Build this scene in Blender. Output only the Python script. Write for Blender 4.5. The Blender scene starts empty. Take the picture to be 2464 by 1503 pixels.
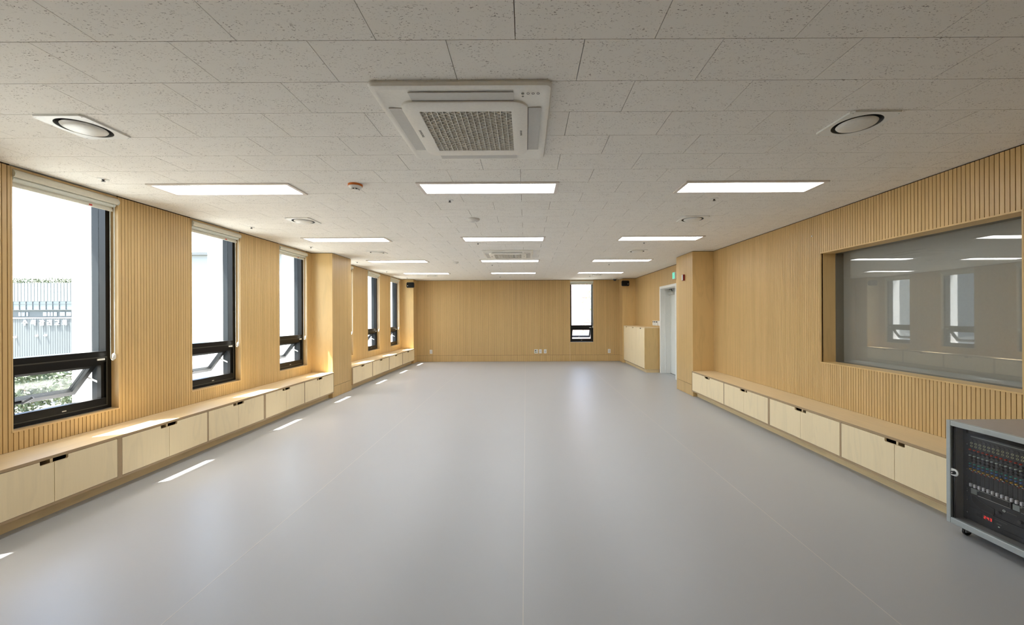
import bpy, bmesh, math, random
from mathutils import Vector, Matrix
random.seed(7)
S = bpy.context.scene
C = S.collection
PI = math.pi

# ---------------------------------------------------------------- camera
F_PX, PX, PY, ROLL, YAW = 943.9, 1264.7, 759.7, 0.0046, -0.0007
W_PX, H_PX = 2464.0, 1503.0
CAM_Z = 1.51
CE = 2.699                       # ceiling level
cam_d = bpy.data.cameras.new('camera')
cam_d.sensor_fit = 'HORIZONTAL'; cam_d.sensor_width = 36.0
cam_d.lens = F_PX * 36.0 / W_PX
cam_d.shift_x = (W_PX / 2 - PX) / W_PX
cam_d.shift_y = (PY - H_PX / 2) / W_PX
cam_d.clip_start = 0.02; cam_d.clip_end = 600
cam = bpy.data.objects.new('camera', cam_d); C.objects.link(cam)
_ex = Vector((math.cos(YAW), -math.sin(YAW), 0)); _ey = Vector((math.sin(YAW), math.cos(YAW), 0)); _ez = Vector((0, 0, 1))
_r = _ex * math.cos(ROLL) - _ez * math.sin(ROLL); _u = _ex * math.sin(ROLL) + _ez * math.cos(ROLL); _b = -_ey
cam.matrix_world = Matrix(((_r.x, _u.x, _b.x, 0), (_r.y, _u.y, _b.y, 0), (_r.z, _u.z, _b.z, CAM_Z), (0, 0, 0, 1)))
S.camera = cam

# ---------------------------------------------------------------- world, sun, exposure
SUN_DIR = Vector((0.40, 0.21, -1.0)).normalized()
SKY_STRENGTH = 1.75
SUN_STRENGTH = 40.0
LED_STRENGTH = 15.0
world = bpy.data.worlds.new('sky'); S.world = world; world.use_nodes = True
wn = world.node_tree; wn.nodes.clear()
wo = wn.nodes.new('ShaderNodeOutputWorld'); wb = wn.nodes.new('ShaderNodeBackground'); sk = wn.nodes.new('ShaderNodeTexSky')
sk.sky_type = 'NISHITA'; sk.sun_disc = False
sk.sun_elevation = math.asin(-SUN_DIR.z)
sk.sun_rotation = math.atan2(-SUN_DIR.x, -SUN_DIR.y)
sk.air_density = 1.0; sk.dust_density = 3.0; sk.ozone_density = 1.0
wb.inputs['Strength'].default_value = SKY_STRENGTH
wn.links.new(sk.outputs[0], wb.inputs['Color']); wn.links.new(wb.outputs[0], wo.inputs['Surface'])
sun_d = bpy.data.lights.new('sun', 'SUN'); sun_d.energy = SUN_STRENGTH; sun_d.angle = math.radians(0.6); sun_d.color = (1.0, 0.97, 0.93)
sun = bpy.data.objects.new('sun', sun_d); C.objects.link(sun)
sun.rotation_euler = SUN_DIR.to_track_quat('-Z', 'Y').to_euler(); sun.location = (-6, -4, 12)
S.view_settings.view_transform = 'Standard'; S.view_settings.look = 'None'
S.view_settings.exposure = 0.0; S.view_settings.gamma = 1.0; S.view_settings.use_curve_mapping = False

# ---------------------------------------------------------------- materials
MATS = {}
def _new(name):
    m = bpy.data.materials.new(name); m.use_nodes = True
    nt = m.node_tree; nt.nodes.clear()
    out = nt.nodes.new('ShaderNodeOutputMaterial'); MATS[name] = m
    return m, nt, out
def _pos(nt, scale):
    g = nt.nodes.new('ShaderNodeNewGeometry'); mp = nt.nodes.new('ShaderNodeMapping')
    mp.inputs['Scale'].default_value = scale
    nt.links.new(g.outputs['Position'], mp.inputs['Vector']); return mp.outputs['Vector']
def _mix(nt, fac, a, b, typ='MIX'):
    n = nt.nodes.new('ShaderNodeMix'); n.data_type = 'RGBA'; n.blend_type = typ
    for sock, v in ((0, fac), (6, a), (7, b)):
        if isinstance(v, (tuple, float, int)):
            n.inputs[sock].default_value = (*v, 1.0) if isinstance(v, tuple) and len(v) == 3 else v
        else: nt.links.new(v, n.inputs[sock])
    return n.outputs[2]
def _ramp(nt, val, p0, p1):
    n = nt.nodes.new('ShaderNodeMapRange'); n.inputs[1].default_value = p0; n.inputs[2].default_value = p1
    nt.links.new(val, n.inputs[0]); return n.outputs[0]
def _noise(nt, vec, scale, detail=3.0, rough=0.5, dist=0.0):
    n = nt.nodes.new('ShaderNodeTexNoise'); n.inputs['Scale'].default_value = scale; n.inputs['Detail'].default_value = detail
    n.inputs['Roughness'].default_value = rough; n.inputs['Distortion'].default_value = dist
    nt.links.new(vec, n.inputs['Vector']); return n.outputs[0]
def _pbsdf(nt, out, color, rough, metal=0.0, spec=0.5):
    p = nt.nodes.new('ShaderNodeBsdfPrincipled')
    if isinstance(color, tuple): p.inputs['Base Color'].default_value = (*color, 1)
    else: nt.links.new(color, p.inputs['Base Color'])
    p.inputs['Roughness'].default_value = rough; p.inputs['Metallic'].default_value = metal
    p.inputs['Specular IOR Level'].default_value = spec
    nt.links.new(p.outputs[0], out.inputs['Surface']); return p
def srgb(r, g, b):
    f = lambda c: (c / 255 / 12.92) if c <= 10.3 else ((c / 255 + 0.055) / 1.055) ** 2.4
    return (f(r), f(g), f(b))
def plain(name, color, rough=0.5, metal=0.0, spec=0.5, speck=0.03, scale=60):
    m, nt, out = _new(name)
    v = _noise(nt, _pos(nt, (1, 1, 1)), scale, 2)
    dark = tuple(c * (1 - speck * 2) for c in color); lite = tuple(min(1, c * (1 + speck * 2)) for c in color)
    _pbsdf(nt, out, _mix(nt, v, dark, lite), rough, metal, spec); return m
def wood(name, base, axis='Z', figure=0.1, rough=0.45, slat=False, streak=0.12):
    m, nt, out = _new(name)
    sc = {'Z': (70, 70, 2.2), 'Y': (70, 2.2, 70), 'X': (2.2, 70, 70)}[axis]
    fg = {'Z': (5, 5, 0.9), 'Y': (5, 0.9, 5), 'X': (0.9, 5, 5)}[axis]
    n1 = _noise(nt, _pos(nt, sc), 1.0, 4, 0.6)
    col = _mix(nt, n1, tuple(c * (1 - streak) for c in base), tuple(min(1, c * (1 + streak)) for c in base))
    n2 = _noise(nt, _pos(nt, fg), 1.3, 2, 0.5, 0.6)
    w = nt.nodes.new('ShaderNodeMath'); w.operation = 'MULTIPLY'; w.inputs[1].default_value = 22.0
    nt.links.new(n2, w.inputs[0])
    s = nt.nodes.new('ShaderNodeMath'); s.operation = 'SINE'; nt.links.new(w.outputs[0], s.inputs[0])
    r = _ramp(nt, s.outputs[0], 0.2, 1.0)
    f = nt.nodes.new('ShaderNodeMath'); f.operation = 'MULTIPLY'; f.inputs[1].default_value = figure
    nt.links.new(r, f.inputs[0])
    col = _mix(nt, f.outputs[0], col, tuple(c * 0.72 for c in base))
    # sparse pin knots
    k = nt.nodes.new('ShaderNodeTexVoronoi'); k.inputs['Scale'].default_value = 2.3
    nt.links.new(_pos(nt, (1, 1, 0.6)), k.inputs['Vector'])
    kr = _ramp(nt, k.outputs['Distance'], 0.018, 0.008)
    kf = nt.nodes.new('ShaderNodeMath'); kf.operation = 'MULTIPLY'; kf.inputs[1].default_value = 0.6; nt.links.new(kr, kf.inputs[0])
    col = _mix(nt, kf.outputs[0], col, tuple(c * 0.35 for c in base))
    if slat:
        g = nt.nodes.new('ShaderNodeNewGeometry'); oi = nt.nodes.new('ShaderNodeObjectInfo')
        a = nt.nodes.new('ShaderNodeMath'); a.operation = 'ADD'
        nt.links.new(g.outputs['Random Per Island'], a.inputs[0]); nt.links.new(oi.outputs['Random'], a.inputs[1])
        fr = nt.nodes.new('ShaderNodeMath'); fr.operation = 'FRACT'; nt.links.new(a.outputs[0], fr.inputs[0])
        col = _mix(nt, _mix(nt, fr.outputs[0], (0.0, 0.0, 0.0), (1.0, 1.0, 1.0)), _mix(nt, 1.0, col, (0.90, 0.89, 0.86), 'MULTIPLY'), col)
    p = _pbsdf(nt, out, col, rough)
    b = nt.nodes.new('ShaderNodeBump'); b.inputs['Strength'].default_value = 0.06; b.inputs['Distance'].default_value = 0.002
    nt.links.new(n1, b.inputs['Height']); nt.links.new(b.outputs[0], p.inputs['Normal'])
    return m
def emit(name, color, strength):
    m, nt, out = _new(name); e = nt.nodes.new('ShaderNodeEmission')
    e.inputs['Color'].default_value = (*color, 1); e.inputs['Strength'].default_value = strength
    nt.links.new(e.outputs[0], out.inputs['Surface']); return m
def glass(name, tint, boost=1.6, rough=0.0):
    m, nt, out = _new(name)
    t = nt.nodes.new('ShaderNodeBsdfTransparent'); t.inputs['Color'].default_value = (*tint, 1)
    g = nt.nodes.new('ShaderNodeBsdfGlossy'); g.inputs['Roughness'].default_value = rough
    lw = nt.nodes.new('ShaderNodeLayerWeight'); lw.inputs['Blend'].default_value = 0.5
    pw_ = nt.nodes.new('ShaderNodeMath'); pw_.operation = 'POWER'; pw_.inputs[1].default_value = 5.0; nt.links.new(lw.outputs['Facing'], pw_.inputs[0])
    sc_ = nt.nodes.new('ShaderNodeMath'); sc_.operation = 'MULTIPLY_ADD'; sc_.inputs[1].default_value = 0.96; sc_.inputs[2].default_value = 0.04; nt.links.new(pw_.outputs[0], sc_.inputs[0])
    mm = nt.nodes.new('ShaderNodeMath'); mm.operation = 'MULTIPLY'; mm.inputs[1].default_value = boost; mm.use_clamp = True
    nt.links.new(sc_.outputs[0], mm.inputs[0])
    x = nt.nodes.new('ShaderNodeMixShader'); nt.links.new(mm.outputs[0], x.inputs[0])
    nt.links.new(t.outputs[0], x.inputs[1]); nt.links.new(g.outputs[0], x.inputs[2]); nt.links.new(x.outputs[0], out.inputs['Surface'])
    return m

wood('slat', srgb(215, 181, 124), 'Z', 0.10, 0.42, slat=True)
wood('backing', srgb(84, 58, 32), 'Z', 0.1, 0.6)
wood('ply_panel', srgb(219, 186, 127), 'Z', 0.22, 0.42, streak=0.06)
wood('door_ply', srgb(245, 224, 182), 'Z', 0.16, 0.42, streak=0.05)
wood('top_ply', srgb(231, 206, 162), 'Y', 0.12, 0.38, streak=0.07)
wood('plinth_ply', srgb(232, 207, 158), 'Y', 0.2, 0.45, streak=0.07)
wood('trim_ply', srgb(214, 182, 130), 'Z', 0.1, 0.45)
def ply_edge(name, comp):
    m, nt, out = _new(name)
    g = nt.nodes.new('ShaderNodeNewGeometry'); sp = nt.nodes.new('ShaderNodeSeparateXYZ'); nt.links.new(g.outputs['Position'], sp.inputs[0])
    b = nt.nodes.new('ShaderNodeMath'); b.operation = 'MULTIPLY'; b.inputs[1].default_value = 2 * PI / 0.0034; nt.links.new(sp.outputs[comp], b.inputs[0])
    s = nt.nodes.new('ShaderNodeMath'); s.operation = 'SINE'; nt.links.new(b.outputs[0], s.inputs[0])
    _pbsdf(nt, out, _mix(nt, _ramp(nt, s.outputs[0], -0.6, 0.6), srgb(150, 124, 92), srgb(188, 163, 126)), 0.55)
ply_edge('ply_edge', 2); ply_edge('ply_edge_v', 1)
def floor_mat():
    m, nt, out = _new('vinyl')
    n = _noise(nt, _pos(nt, (1, 1, 1)), 0.9, 4, 0.6); n2 = _noise(nt, _pos(nt, (1, 1, 1)), 300, 2)
    base = srgb(180, 181, 181)
    col = _mix(nt, n, tuple(c * 0.95 for c in base), tuple(c * 1.04 for c in base))
    col = _mix(nt, n2, tuple(c * 0.97 for c in base), col)
    p = _pbsdf(nt, out, col, 0.36, 0, 0.45)
    b = nt.nodes.new('ShaderNodeBump'); b.inputs['Strength'].default_value = 0.05; b.inputs['Distance'].default_value = 0.001
    nt.links.new(n2, b.inputs['Height']); nt.links.new(b.outputs[0], p.inputs['Normal'])
floor_mat()
plain('weld', srgb(200, 196, 189), 0.4)
def tile_mat():
    m, nt, out = _new('acoustic_tile')
    oi = nt.nodes.new('ShaderNodeObjectInfo')
    a = _noise(nt, _pos(nt, (88, 165, 165)), 1.0, 2.5, 0.62, 0.35)
    m1 = _ramp(nt, a, 0.612, 0.645)
    c2 = _noise(nt, _pos(nt, (7, 16, 10)), 1.0, 1, 0.5)
    dens = _ramp(nt, c2, 0.32, 0.6)
    f = nt.nodes.new('ShaderNodeMath'); f.operation = 'MULTIPLY'; nt.links.new(m1, f.inputs[0]); nt.links.new(dens, f.inputs[1])
    f2 = nt.nodes.new('ShaderNodeMath'); f2.operation = 'MULTIPLY'; f2.inputs[1].default_value = 0.72; nt.links.new(f.outputs[0], f2.inputs[0])
    base = srgb(244, 241, 234)
    tone = _mix(nt, oi.outputs['Random'], tuple(c * 0.985 for c in base), base)
    p = _pbsdf(nt, out, _mix(nt, f2.outputs[0], tone, srgb(108, 92, 80)), 0.85, 0, 0.2)
tile_mat()
plain('tile_void', srgb(120, 98, 70), 0.9)
plain('white_plastic', srgb(232, 231, 225), 0.35)
plain('warm_plastic', srgb(244, 242, 234), 0.35)
plain('vane', srgb(210, 209, 204), 0.45)
plain('white_metal', srgb(238, 238, 233), 0.4)
plain('led_frame', srgb(228, 220, 211), 0.45)
plain('dark_void', (0.01, 0.01, 0.01), 0.8)
plain('grey_ring', srgb(110, 112, 110), 0.5)
plain('chrome', (0.6, 0.6, 0.6), 0.25, 1.0)
plain('black_frame', (0.005, 0.005, 0.0045), 0.35, spec=0.25)
plain('slate_frame', srgb(28, 33, 35), 0.5, spec=0.3)
plain('sash_frame', (0.010, 0.011, 0.011), 0.45, spec=0.25)
plain('seal', (0.035, 0.034, 0.026), 0.5)
plain('gap_shade', srgb(46, 34, 22), 0.9)  # dark brown paints the shade in the gap under the ceiling
plain('blind_cream', srgb(226, 221, 204), 0.5)
plain('blind_pale', srgb(222, 224, 214), 0.35)
plain('orange', srgb(214, 112, 18), 0.45)
plain('black_plastic', (0.008, 0.008, 0.008), 0.45)
plain('speaker_grille', (0.008, 0.008, 0.008), 0.7, spec=0.2)
plain('dark_grey', srgb(52, 52, 52), 0.5)
plain('rack_top', srgb(176, 168, 160), 0.5)
plain('rack_grey', srgb(140, 140, 136), 0.45)
plain('rack_silver', srgb(176, 182, 180), 0.38, 0.25)
plain('rack_black', srgb(38, 39, 42), 0.45)
plain('knob_black', (0.045, 0.045, 0.047), 0.35)
plain('knob_red', srgb(214, 70, 42), 0.4)
plain('knob_white', srgb(220, 232, 220), 0.35)
plain('knob_teal', srgb(90, 190, 175), 0.4)
plain('knob_blue', srgb(80, 130, 200), 0.4)
plain('knob_yellow', srgb(235, 180, 60), 0.4)
plain('fader_cap', srgb(226, 224, 226), 0.4)
plain('ring_cream', srgb(205, 205, 165), 0.4)
plain('receiver_grey', srgb(150, 156, 150), 0.45)
plain('red_body', srgb(134, 12, 14), 0.35)
plain('filter', srgb(150, 126, 106), 0.9)
plain('print_grey', srgb(120, 120, 114), 0.6)
plain('green_cap', srgb(130, 145, 85), 0.5)
plain('plaster', srgb(236, 236, 232), 0.8)
plain('door_white', srgb(222, 224, 218), 0.45)
plain('blind_grey', srgb(205, 203, 198), 0.8)
plain('exit_white', srgb(230, 238, 232), 0.4)
plain('steel', srgb(205, 205, 200), 0.35, 0.7)
plain('cladding', srgb(82, 86, 85), 0.7)
plain('cladding_pale', srgb(93, 98, 97), 0.7)
plain('rib', srgb(74, 78, 78), 0.7)
plain('far_glass', srgb(104, 114, 116), 0.3)
plain('far_dark', srgb(60, 67, 68), 0.6)
plain('letter_white', srgb(246, 244, 250), 0.5)
plain('pale_wall', srgb(120, 123, 122), 0.8)
plain('siding', srgb(66, 76, 84), 0.7)
plain('pink_brick', srgb(150, 124, 117), 0.8)
plain('asphalt', srgb(150, 150, 142), 0.9)
plain('leaf', srgb(66, 76, 46), 0.6, speck=0.12, scale=3)
plain('leaf_pale', srgb(126, 134, 76), 0.6, speck=0.1, scale=3)
plain('bark', srgb(120, 100, 78), 0.8)
plain('red_label', srgb(200, 60, 48), 0.5)
emit('led', (0.955, 0.977, 1.005), LED_STRENGTH)
emit('exit_green', (0.16, 0.80, 0.55), 1.1)
emit('digit_red', (1.0, 0.05, 0.04), 1.3)
glass('pane', (0.97, 0.985, 0.98), 1.0)
glass('studio_glass', (0.86, 0.87, 0.86), 1.9)
glass('smoked', (0.93, 0.93, 0.93), 0.6)

# ---------------------------------------------------------------- helpers
OFF = {}
def woff(o):
    return OFF.get(o.name, Vector((0, 0, 0))) if o else Vector((0, 0, 0))
def meta(o, label=None, cat=None, group=None, kind=None):
    if label: o['label'] = label
    if cat: o['category'] = cat
    if group: o['group'] = group
    if kind: o['kind'] = kind
    return o
def thing(name, label, cat, loc=(0, 0, 0), group=None, kind=None):
    o = bpy.data.objects.new(name, None); C.objects.link(o); o.location = loc; o.empty_display_size = 0.1
    OFF[o.name] = Vector(loc); return meta(o, label, cat, group, kind)

class MB:
    """Collects shapes given in world coordinates; build() links them as ONE mesh object."""
    def __init__(s): s.bm = bmesh.new()
    def box(s, x0, x1, y0, y1, z0, z1):
        x0, x1 = min(x0, x1), max(x0, x1); y0, y1 = min(y0, y1), max(y0, y1); z0, z1 = min(z0, z1), max(z0, z1)
        v = [s.bm.verts.new(p) for p in ((x0, y0, z0), (x1, y0, z0), (x1, y1, z0), (x0, y1, z0), (x0, y0, z1), (x1, y0, z1), (x1, y1, z1), (x0, y1, z1))]
        for f in ((3, 2, 1, 0), (4, 5, 6, 7), (0, 1, 5, 4), (1, 2, 6, 5), (2, 3, 7, 6), (3, 0, 4, 7)): s.bm.faces.new([v[i] for i in f])
        return s
    def prism(s, poly, a0, a1, axis='X'):
        """poly in the other two axes (Y,Z for X; X,Z for Y; X,Y for Z) extruded a0..a1"""
        def P(p, a): return {'X': (a, p[0], p[1]), 'Y': (p[0], a, p[1]), 'Z': (p[0], p[1], a)}[axis]
        lo = [s.bm.verts.new(P(p, a0)) for p in poly]; hi = [s.bm.verts.new(P(p, a1)) for p in poly]
        n = len(poly)
        s.bm.faces.new(lo[::-1]); s.bm.faces.new(hi)
        for i in range(n): s.bm.faces.new((lo[i], lo[(i + 1) % n], hi[(i + 1) % n], hi[i]))
        return s
    def loft(s, rings, caps=True):
        """rings of equal-length closed point loops"""
        vs = [[s.bm.verts.new(p) for p in r] for r in rings]; n = len(rings[0])
        for a, b in zip(vs, vs[1:]):
            for i in range(n): s.bm.faces.new((a[i], a[(i + 1) % n], b[(i + 1) % n], b[i]))
        if caps: s.bm.faces.new(vs[0][::-1]); s.bm.faces.new(vs[-1])
        return s
    def lathe(s, cx, cy, cz, prof, n=24, axis='Z', caps=True):
        """prof: (radius, offset along axis)"""
        rings = []
        for r, h in prof:
            ring = []
            for i in range(n):
                a = 2 * PI * i / n; c, d = r * math.cos(a), r * math.sin(a)
                ring.append({'Z': (cx + c, cy + d, cz + h), 'X': (cx + h, cy + c, cz + d), 'Y': (cx + c, cy + h, cz + d)}[axis])
            rings.append(ring)
        return s.loft(rings, caps)
    def tube(s, pts, r, n=8):
        pts = [Vector(p) for p in pts]; rings = []
        for i, p in enumerate(pts):
            d = (pts[min(i + 1, len(pts) - 1)] - pts[max(i - 1, 0)]).normalized()
            u = d.orthogonal().normalized() if abs(d.z) > 0.99 else d.cross(Vector((0, 0, 1))).normalized()
            w = d.cross(u)
            rings.append([p + (u * math.cos(2 * PI * k / n) + w * math.sin(2 * PI * k / n)) * r for k in range(n)])
        return s.loft(rings)
    def bar(s, a, b, wx, wz):
        """rectangular bar between two points"""
        a, b = Vector(a), Vector(b); d = (b - a).normalized()
        u = d.cross(Vector((0, 0, 1))); u = Vector((1, 0, 0)) if u.length < 1e-4 else u.normalized(); w = u.cross(d)
        q = lambda p: [p + u * wx / 2 * i + w * wz / 2 * j for i, j in ((-1, -1), (1, -1), (1, 1), (-1, 1))]
        return s.loft([q(a), q(b)])
    def build(s, name, mat, parent=None, smooth=False, bevel=0.0, seg=2):
        if bevel: bmesh.ops.bevel(s.bm, geom=list(s.bm.edges), offset=bevel, segments=seg, profile=0.5, affect='EDGES', clamp_overlap=True)
        bmesh.ops.recalc_face_normals(s.bm, faces=list(s.bm.faces))
        off = woff(parent)
        for v in s.bm.verts: v.co -= off
        me = bpy.data.meshes.new(name); s.bm.to_mesh(me); s.bm.free()
        me.materials.append(MATS[mat])
        if smooth:
            for p in me.polygons: p.use_smooth = True
            try: me.set_sharp_from_angle(angle=math.radians(38))
            except Exception: pass
        o = bpy.data.objects.new(name, me); C.objects.link(o)
        if parent: o.parent = parent; OFF[o.name] = off.copy()
        return o
def bx(name, mat, parent, *d, bevel=0.0): return MB().box(*d).build(name, mat, parent, bevel=bevel)
def rrect(x0, x1, y0, y1, r, n=5):
    pts = []
    for cx, cy, a0 in ((x1 - r, y1 - r, 0), (x0 + r, y1 - r, 90), (x0 + r, y0 + r, 180), (x1 - r, y0 + r, 270)):
        for i in range(n + 1):
            a = math.radians(a0 + 90 * i / n); pts.append((cx + r * math.cos(a), cy + r * math.sin(a)))
    return pts
def place(name, mesh, loc, parent):
    o = bpy.data.objects.new(name, mesh); C.objects.link(o)
    o.parent = parent; o.location = Vector(loc) - woff(parent); return o
def copy_tree(o, parent=None):
    c = o.copy(); C.objects.link(c); c.parent = parent
    for ch in o.children: copy_tree(ch, c)
    return c
def text_mesh(name, txt, size, mat, parent, mw, extrude=0.0004):
    """flat lettering: mw maps local text coords to world"""
    cu = bpy.data.curves.new(name, 'FONT'); cu.body = txt; cu.size = size; cu.extrude = extrude; cu.align_x = 'CENTER'; cu.align_y = 'CENTER'
    t = bpy.data.objects.new(name + '_tmp', cu); C.objects.link(t)
    me = bpy.data.meshes.new_from_object(t.evaluated_get(bpy.context.evaluated_depsgraph_get()))
    bpy.data.objects.remove(t); bpy.data.curves.remove(cu)
    me.transform(mw); me.transform(Matrix.Translation(-woff(parent))); me.materials.clear(); me.materials.append(MATS[mat])
    o = bpy.data.objects.new(name, me); C.objects.link(o); o.parent = parent; OFF[o.name] = woff(parent).copy(); return o

# ---------------------------------------------------------------- dimensions
XL, XR, XRF, YB, YR = -3.985, 3.485, 3.515, 13.0, -1.8      # wall faces (left, right near, right far, back, rear)
CLX, CRX = -3.595, 3.095                                    # column faces
LC1, LC2, RC1, RC2 = (7.29, 8.07), (12.55, 13.0), (7.28, 8.06), (12.56, 13.0)
ZT, SILL, HEAD = 0.477, 0.632, 2.690
PITCH, GAP, SD = 0.0316, 0.0041, 0.010
WIN_L = [(1.40, 2.19), (3.044, 3.832), (4.680, 5.472), (6.345, 7.140), (8.245, 9.040), (9.895, 10.690), (11.555, 12.350)]
GX, GY = -0.0399, 1.6885                                    # ceiling grid origin
BWIN = (1.47, 2.238)
ST0, ST1, SZ0, SZ1 = 2.753, 4.632, 0.953, 2.228              # studio window in the right wall
DY0, DY1, DZ = 9.14, 10.276, 2.258                          # door opening

# ---------------------------------------------------------------- floor
fl = thing('floor', 'grey vinyl sheet floor with pale welded seams', 'floor', kind='structure')
bx('subfloor', 'asphalt', fl, -4.44, 4.2, YR - 0.1, YB + 0.4, -0.2, -0.004)
seams = [-4.0, -3.60, -1.80, -0.021, 1.818, 3.62, 4.2]
for a, b in zip(seams, seams[1:]): bx('vinyl_sheet', 'vinyl', fl, a + 0.0025, b - 0.0025, YR, YB, -0.004, 0.0)
for a in seams[2:5]: bx('weld_seam', 'weld', fl, a - 0.0028, a + 0.0028, YR, YB, -0.004, 0.0004)

# ---------------------------------------------------------------- ceiling: fixtures first (rectangles that replace tile)
rowY = lambda k: GY + 0.3 * k
LIGHT_ROWS = [6, 14, 22, 30]
LIGHT_X = [(-3.374, -2.106), (-0.974, 0.302), (1.428, 2.702)]
DIFF = [(-2.74, 2), (2.06, 2), (-2.74, 10), (2.06, 10), (-2.74, 18), (2.06, 18), (-2.74, 32), (2.06, 32)]
cuts = {}
for k in LIGHT_ROWS:
    for a, b in LIGHT_X: cuts.setdefault(k, []).append((a + 0.012, b - 0.012))
for x, k in DIFF: cuts.setdefault(k, []).append((x - 0.138, x + 0.138))
def clip(iv, cs):
    out = [iv]
    for a, b in cs:
        nx = []
        for p, q in out:
            if b <= p or a >= q: nx.append((p, q)); continue
            if a > p: nx.append((p, a))
            if b < q: nx.append((b, q))
        out = nx
    return [(p, q) for p, q in out if q - p > 0.004]
cl = bx('ceiling', 'tile_void', None, -4.44, 4.2, YR - 0.1, YB + 0.4, CE + 0.12, CE + 0.3)
meta(cl, 'white speckled acoustic tile ceiling laid in running bond', 'ceiling', kind='structure')
tile_cache = {}
def tile_mesh(w, d):
    key = (round(w, 4), round(d, 4))
    if key not in tile_cache:
        bm = bmesh.new(); b = MB(); b.bm.free(); b.bm = bm; b.box(-w / 2, w / 2, -d / 2, d / 2, 0, 0.015)
        bmesh.ops.recalc_face_normals(bm, faces=list(bm.faces))
        me = bpy.data.meshes.new('ceiling_tile'); bm.to_mesh(me); bm.free(); me.materials.append(MATS['acoustic_tile']); tile_cache[key] = me
    return tile_cache[key]
far_tiles = MB(); ntile = 0; tj = 0.0017
for k in range(-12, 39):
    ya, yb = rowY(k), min(rowY(k + 1), YB)
    if yb <= YR or ya >= YB - 0.01: continue
    off = 0.0 if k % 2 else 0.3
    if k in (): pass
    n0 = int(math.floor((XL - GX - off) / 0.6))
    for n in range(n0, n0 + 15):
        a = max(XL, GX + off + 0.6 * n); b = min(XRF, GX + off + 0.6 * (n + 1))
        if b - a < 0.01: continue
        for p, q in clip((a, b), cuts.get(k, [])):
            inview = yb > 1.25 and k < 40
            vis = (p + q) / 2 / max(0.5, (ya + yb) / 2)
            if inview and ntile < 300 and -1.55 < vis < 1.5:
                place('ceiling_tile', tile_mesh(q - p - 2 * tj, yb - ya - 2 * tj), ((p + q) / 2, (ya + yb) / 2, CE), cl); ntile += 1
            else:
                far_tiles.box(p + tj, q - tj, ya + tj, yb - tj, CE, CE + 0.015)
o = far_tiles.build('ceiling_tiling', 'acoustic_tile', cl); o['kind'] = 'stuff'

# ---------------------------------------------------------------- slatted walls
slat_cache = {}
def slat_mesh(d, w, h):
    key = (d, round(w, 4), round(h, 3))
    if key not in slat_cache:
        b = MB()
        if d == 'Y': b.box(-SD / 2, SD / 2, -w / 2, w / 2, 0, h)
        else: b.box(-w / 2, w / 2, -SD / 2, SD / 2, 0, h)
        bmesh.ops.bevel(b.bm, geom=[e for e in b.bm.edges if abs(e.verts[0].co.z - e.verts[1].co.z) > 0.01], offset=0.0008, segments=1, affect='EDGES')
        bmesh.ops.recalc_face_normals(b.bm, faces=list(b.bm.faces))
        me = bpy.data.meshes.new('slat'); b.bm.to_mesh(me); b.bm.free(); me.materials.append(MATS['slat']); slat_cache[key] = me
    return slat_cache[key]
def slats(parent, axis, face, sgn, a0, a1, z0, z1, phase, holes=(), near=None, stuff=None):
    """slats on plane axis=face (axis 'X' -> run along Y). sgn: side the slats' bodies lie (into the wall). holes: (a,b,z0,z1)"""
    n = int(math.floor((a0 - phase) / PITCH))
    while phase + n * PITCH < a1:
        p = phase + n * PITCH; n += 1
        lo, hi = max(a0, p + GAP / 2), min(a1, p + PITCH - GAP / 2)
        if hi - lo < 0.0012: continue
        pieces = [(lo, hi, z0, z1)]
        for ha, hb, h0, h1 in holes:
            nx = []
            for (l, h, s0, s1) in pieces:
                if h <= ha or l >= hb: nx.append((l, h, s0, s1)); continue
                if l < ha - 0.0012: nx.append((l, ha, s0, s1))
                if h > hb + 0.0012: nx.append((hb, h, s0, s1))
                l2, h2 = max(l, ha), min(h, hb)
                if h0 > s0 + 0.01: nx.append((l2, h2, s0, min(s1, h0)))
                if h1 < s1 - 0.01: nx.append((l2, h2, max(s0, h1), s1))
            pieces = nx
        for (l, h, s0, s1) in pieces:
            if h - l < 0.0012: continue
            c = (l + h) / 2; w = h - l
            d0, d1 = face, face + sgn * SD
            if near and near[0] <= c <= near[1]:
                loc = ((d0 + d1) / 2, c, s0) if axis == 'X' else (c, (d0 + d1) / 2, s0)
                place('slat', slat_mesh('Y' if axis == 'X' else 'X', w, s1 - s0), loc, parent)
            elif axis == 'X': stuff.box(d0, d1, l, h, s0, s1)
            else: stuff.box(l, h, d0, d1, s0, s1)
ZS = 2.690
# --- left wall
wl = thing('wall_left', 'window wall clad in narrow vertical birch slats', 'wall', kind='structure')
bk = MB(); gapb = MB(); sm = MB()
for (ya, yb), wins in (((YR, LC1[0]), WIN_L[:4]), ((LC1[1], LC2[0]), WIN_L[4:])):
    segs = clip((ya, yb), [(m - 0.0097, n + 0.0097) for m, n in wins])
    for p, q in segs: bk.box(XL - SD - 0.012, XL - SD, p, q, 0, CE + 0.12); gapb.box(XL - SD, XL - SD + 0.002, p, q, ZS, CE)
    for p, q in wins: bk.box(XL - SD - 0.012, XL - SD, p, q, 0, SILL - 0.012)
    slats(wl, 'X', XL, -1, ya, yb, ZT + 0.001, ZS, 2.982, [(p - 0.010, q + 0.010, SILL - 0.012, 3.0) for p, q in wins], (2.5, 5.45), sm)
bk.build('backing_board', 'backing', wl); gapb.build('gap_shade_strip', 'gap_shade', wl)  # strip along the ceiling gap carries its shade as colour
sm.build('slat_field', 'slat', wl)['kind'] = 'stuff'
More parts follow.
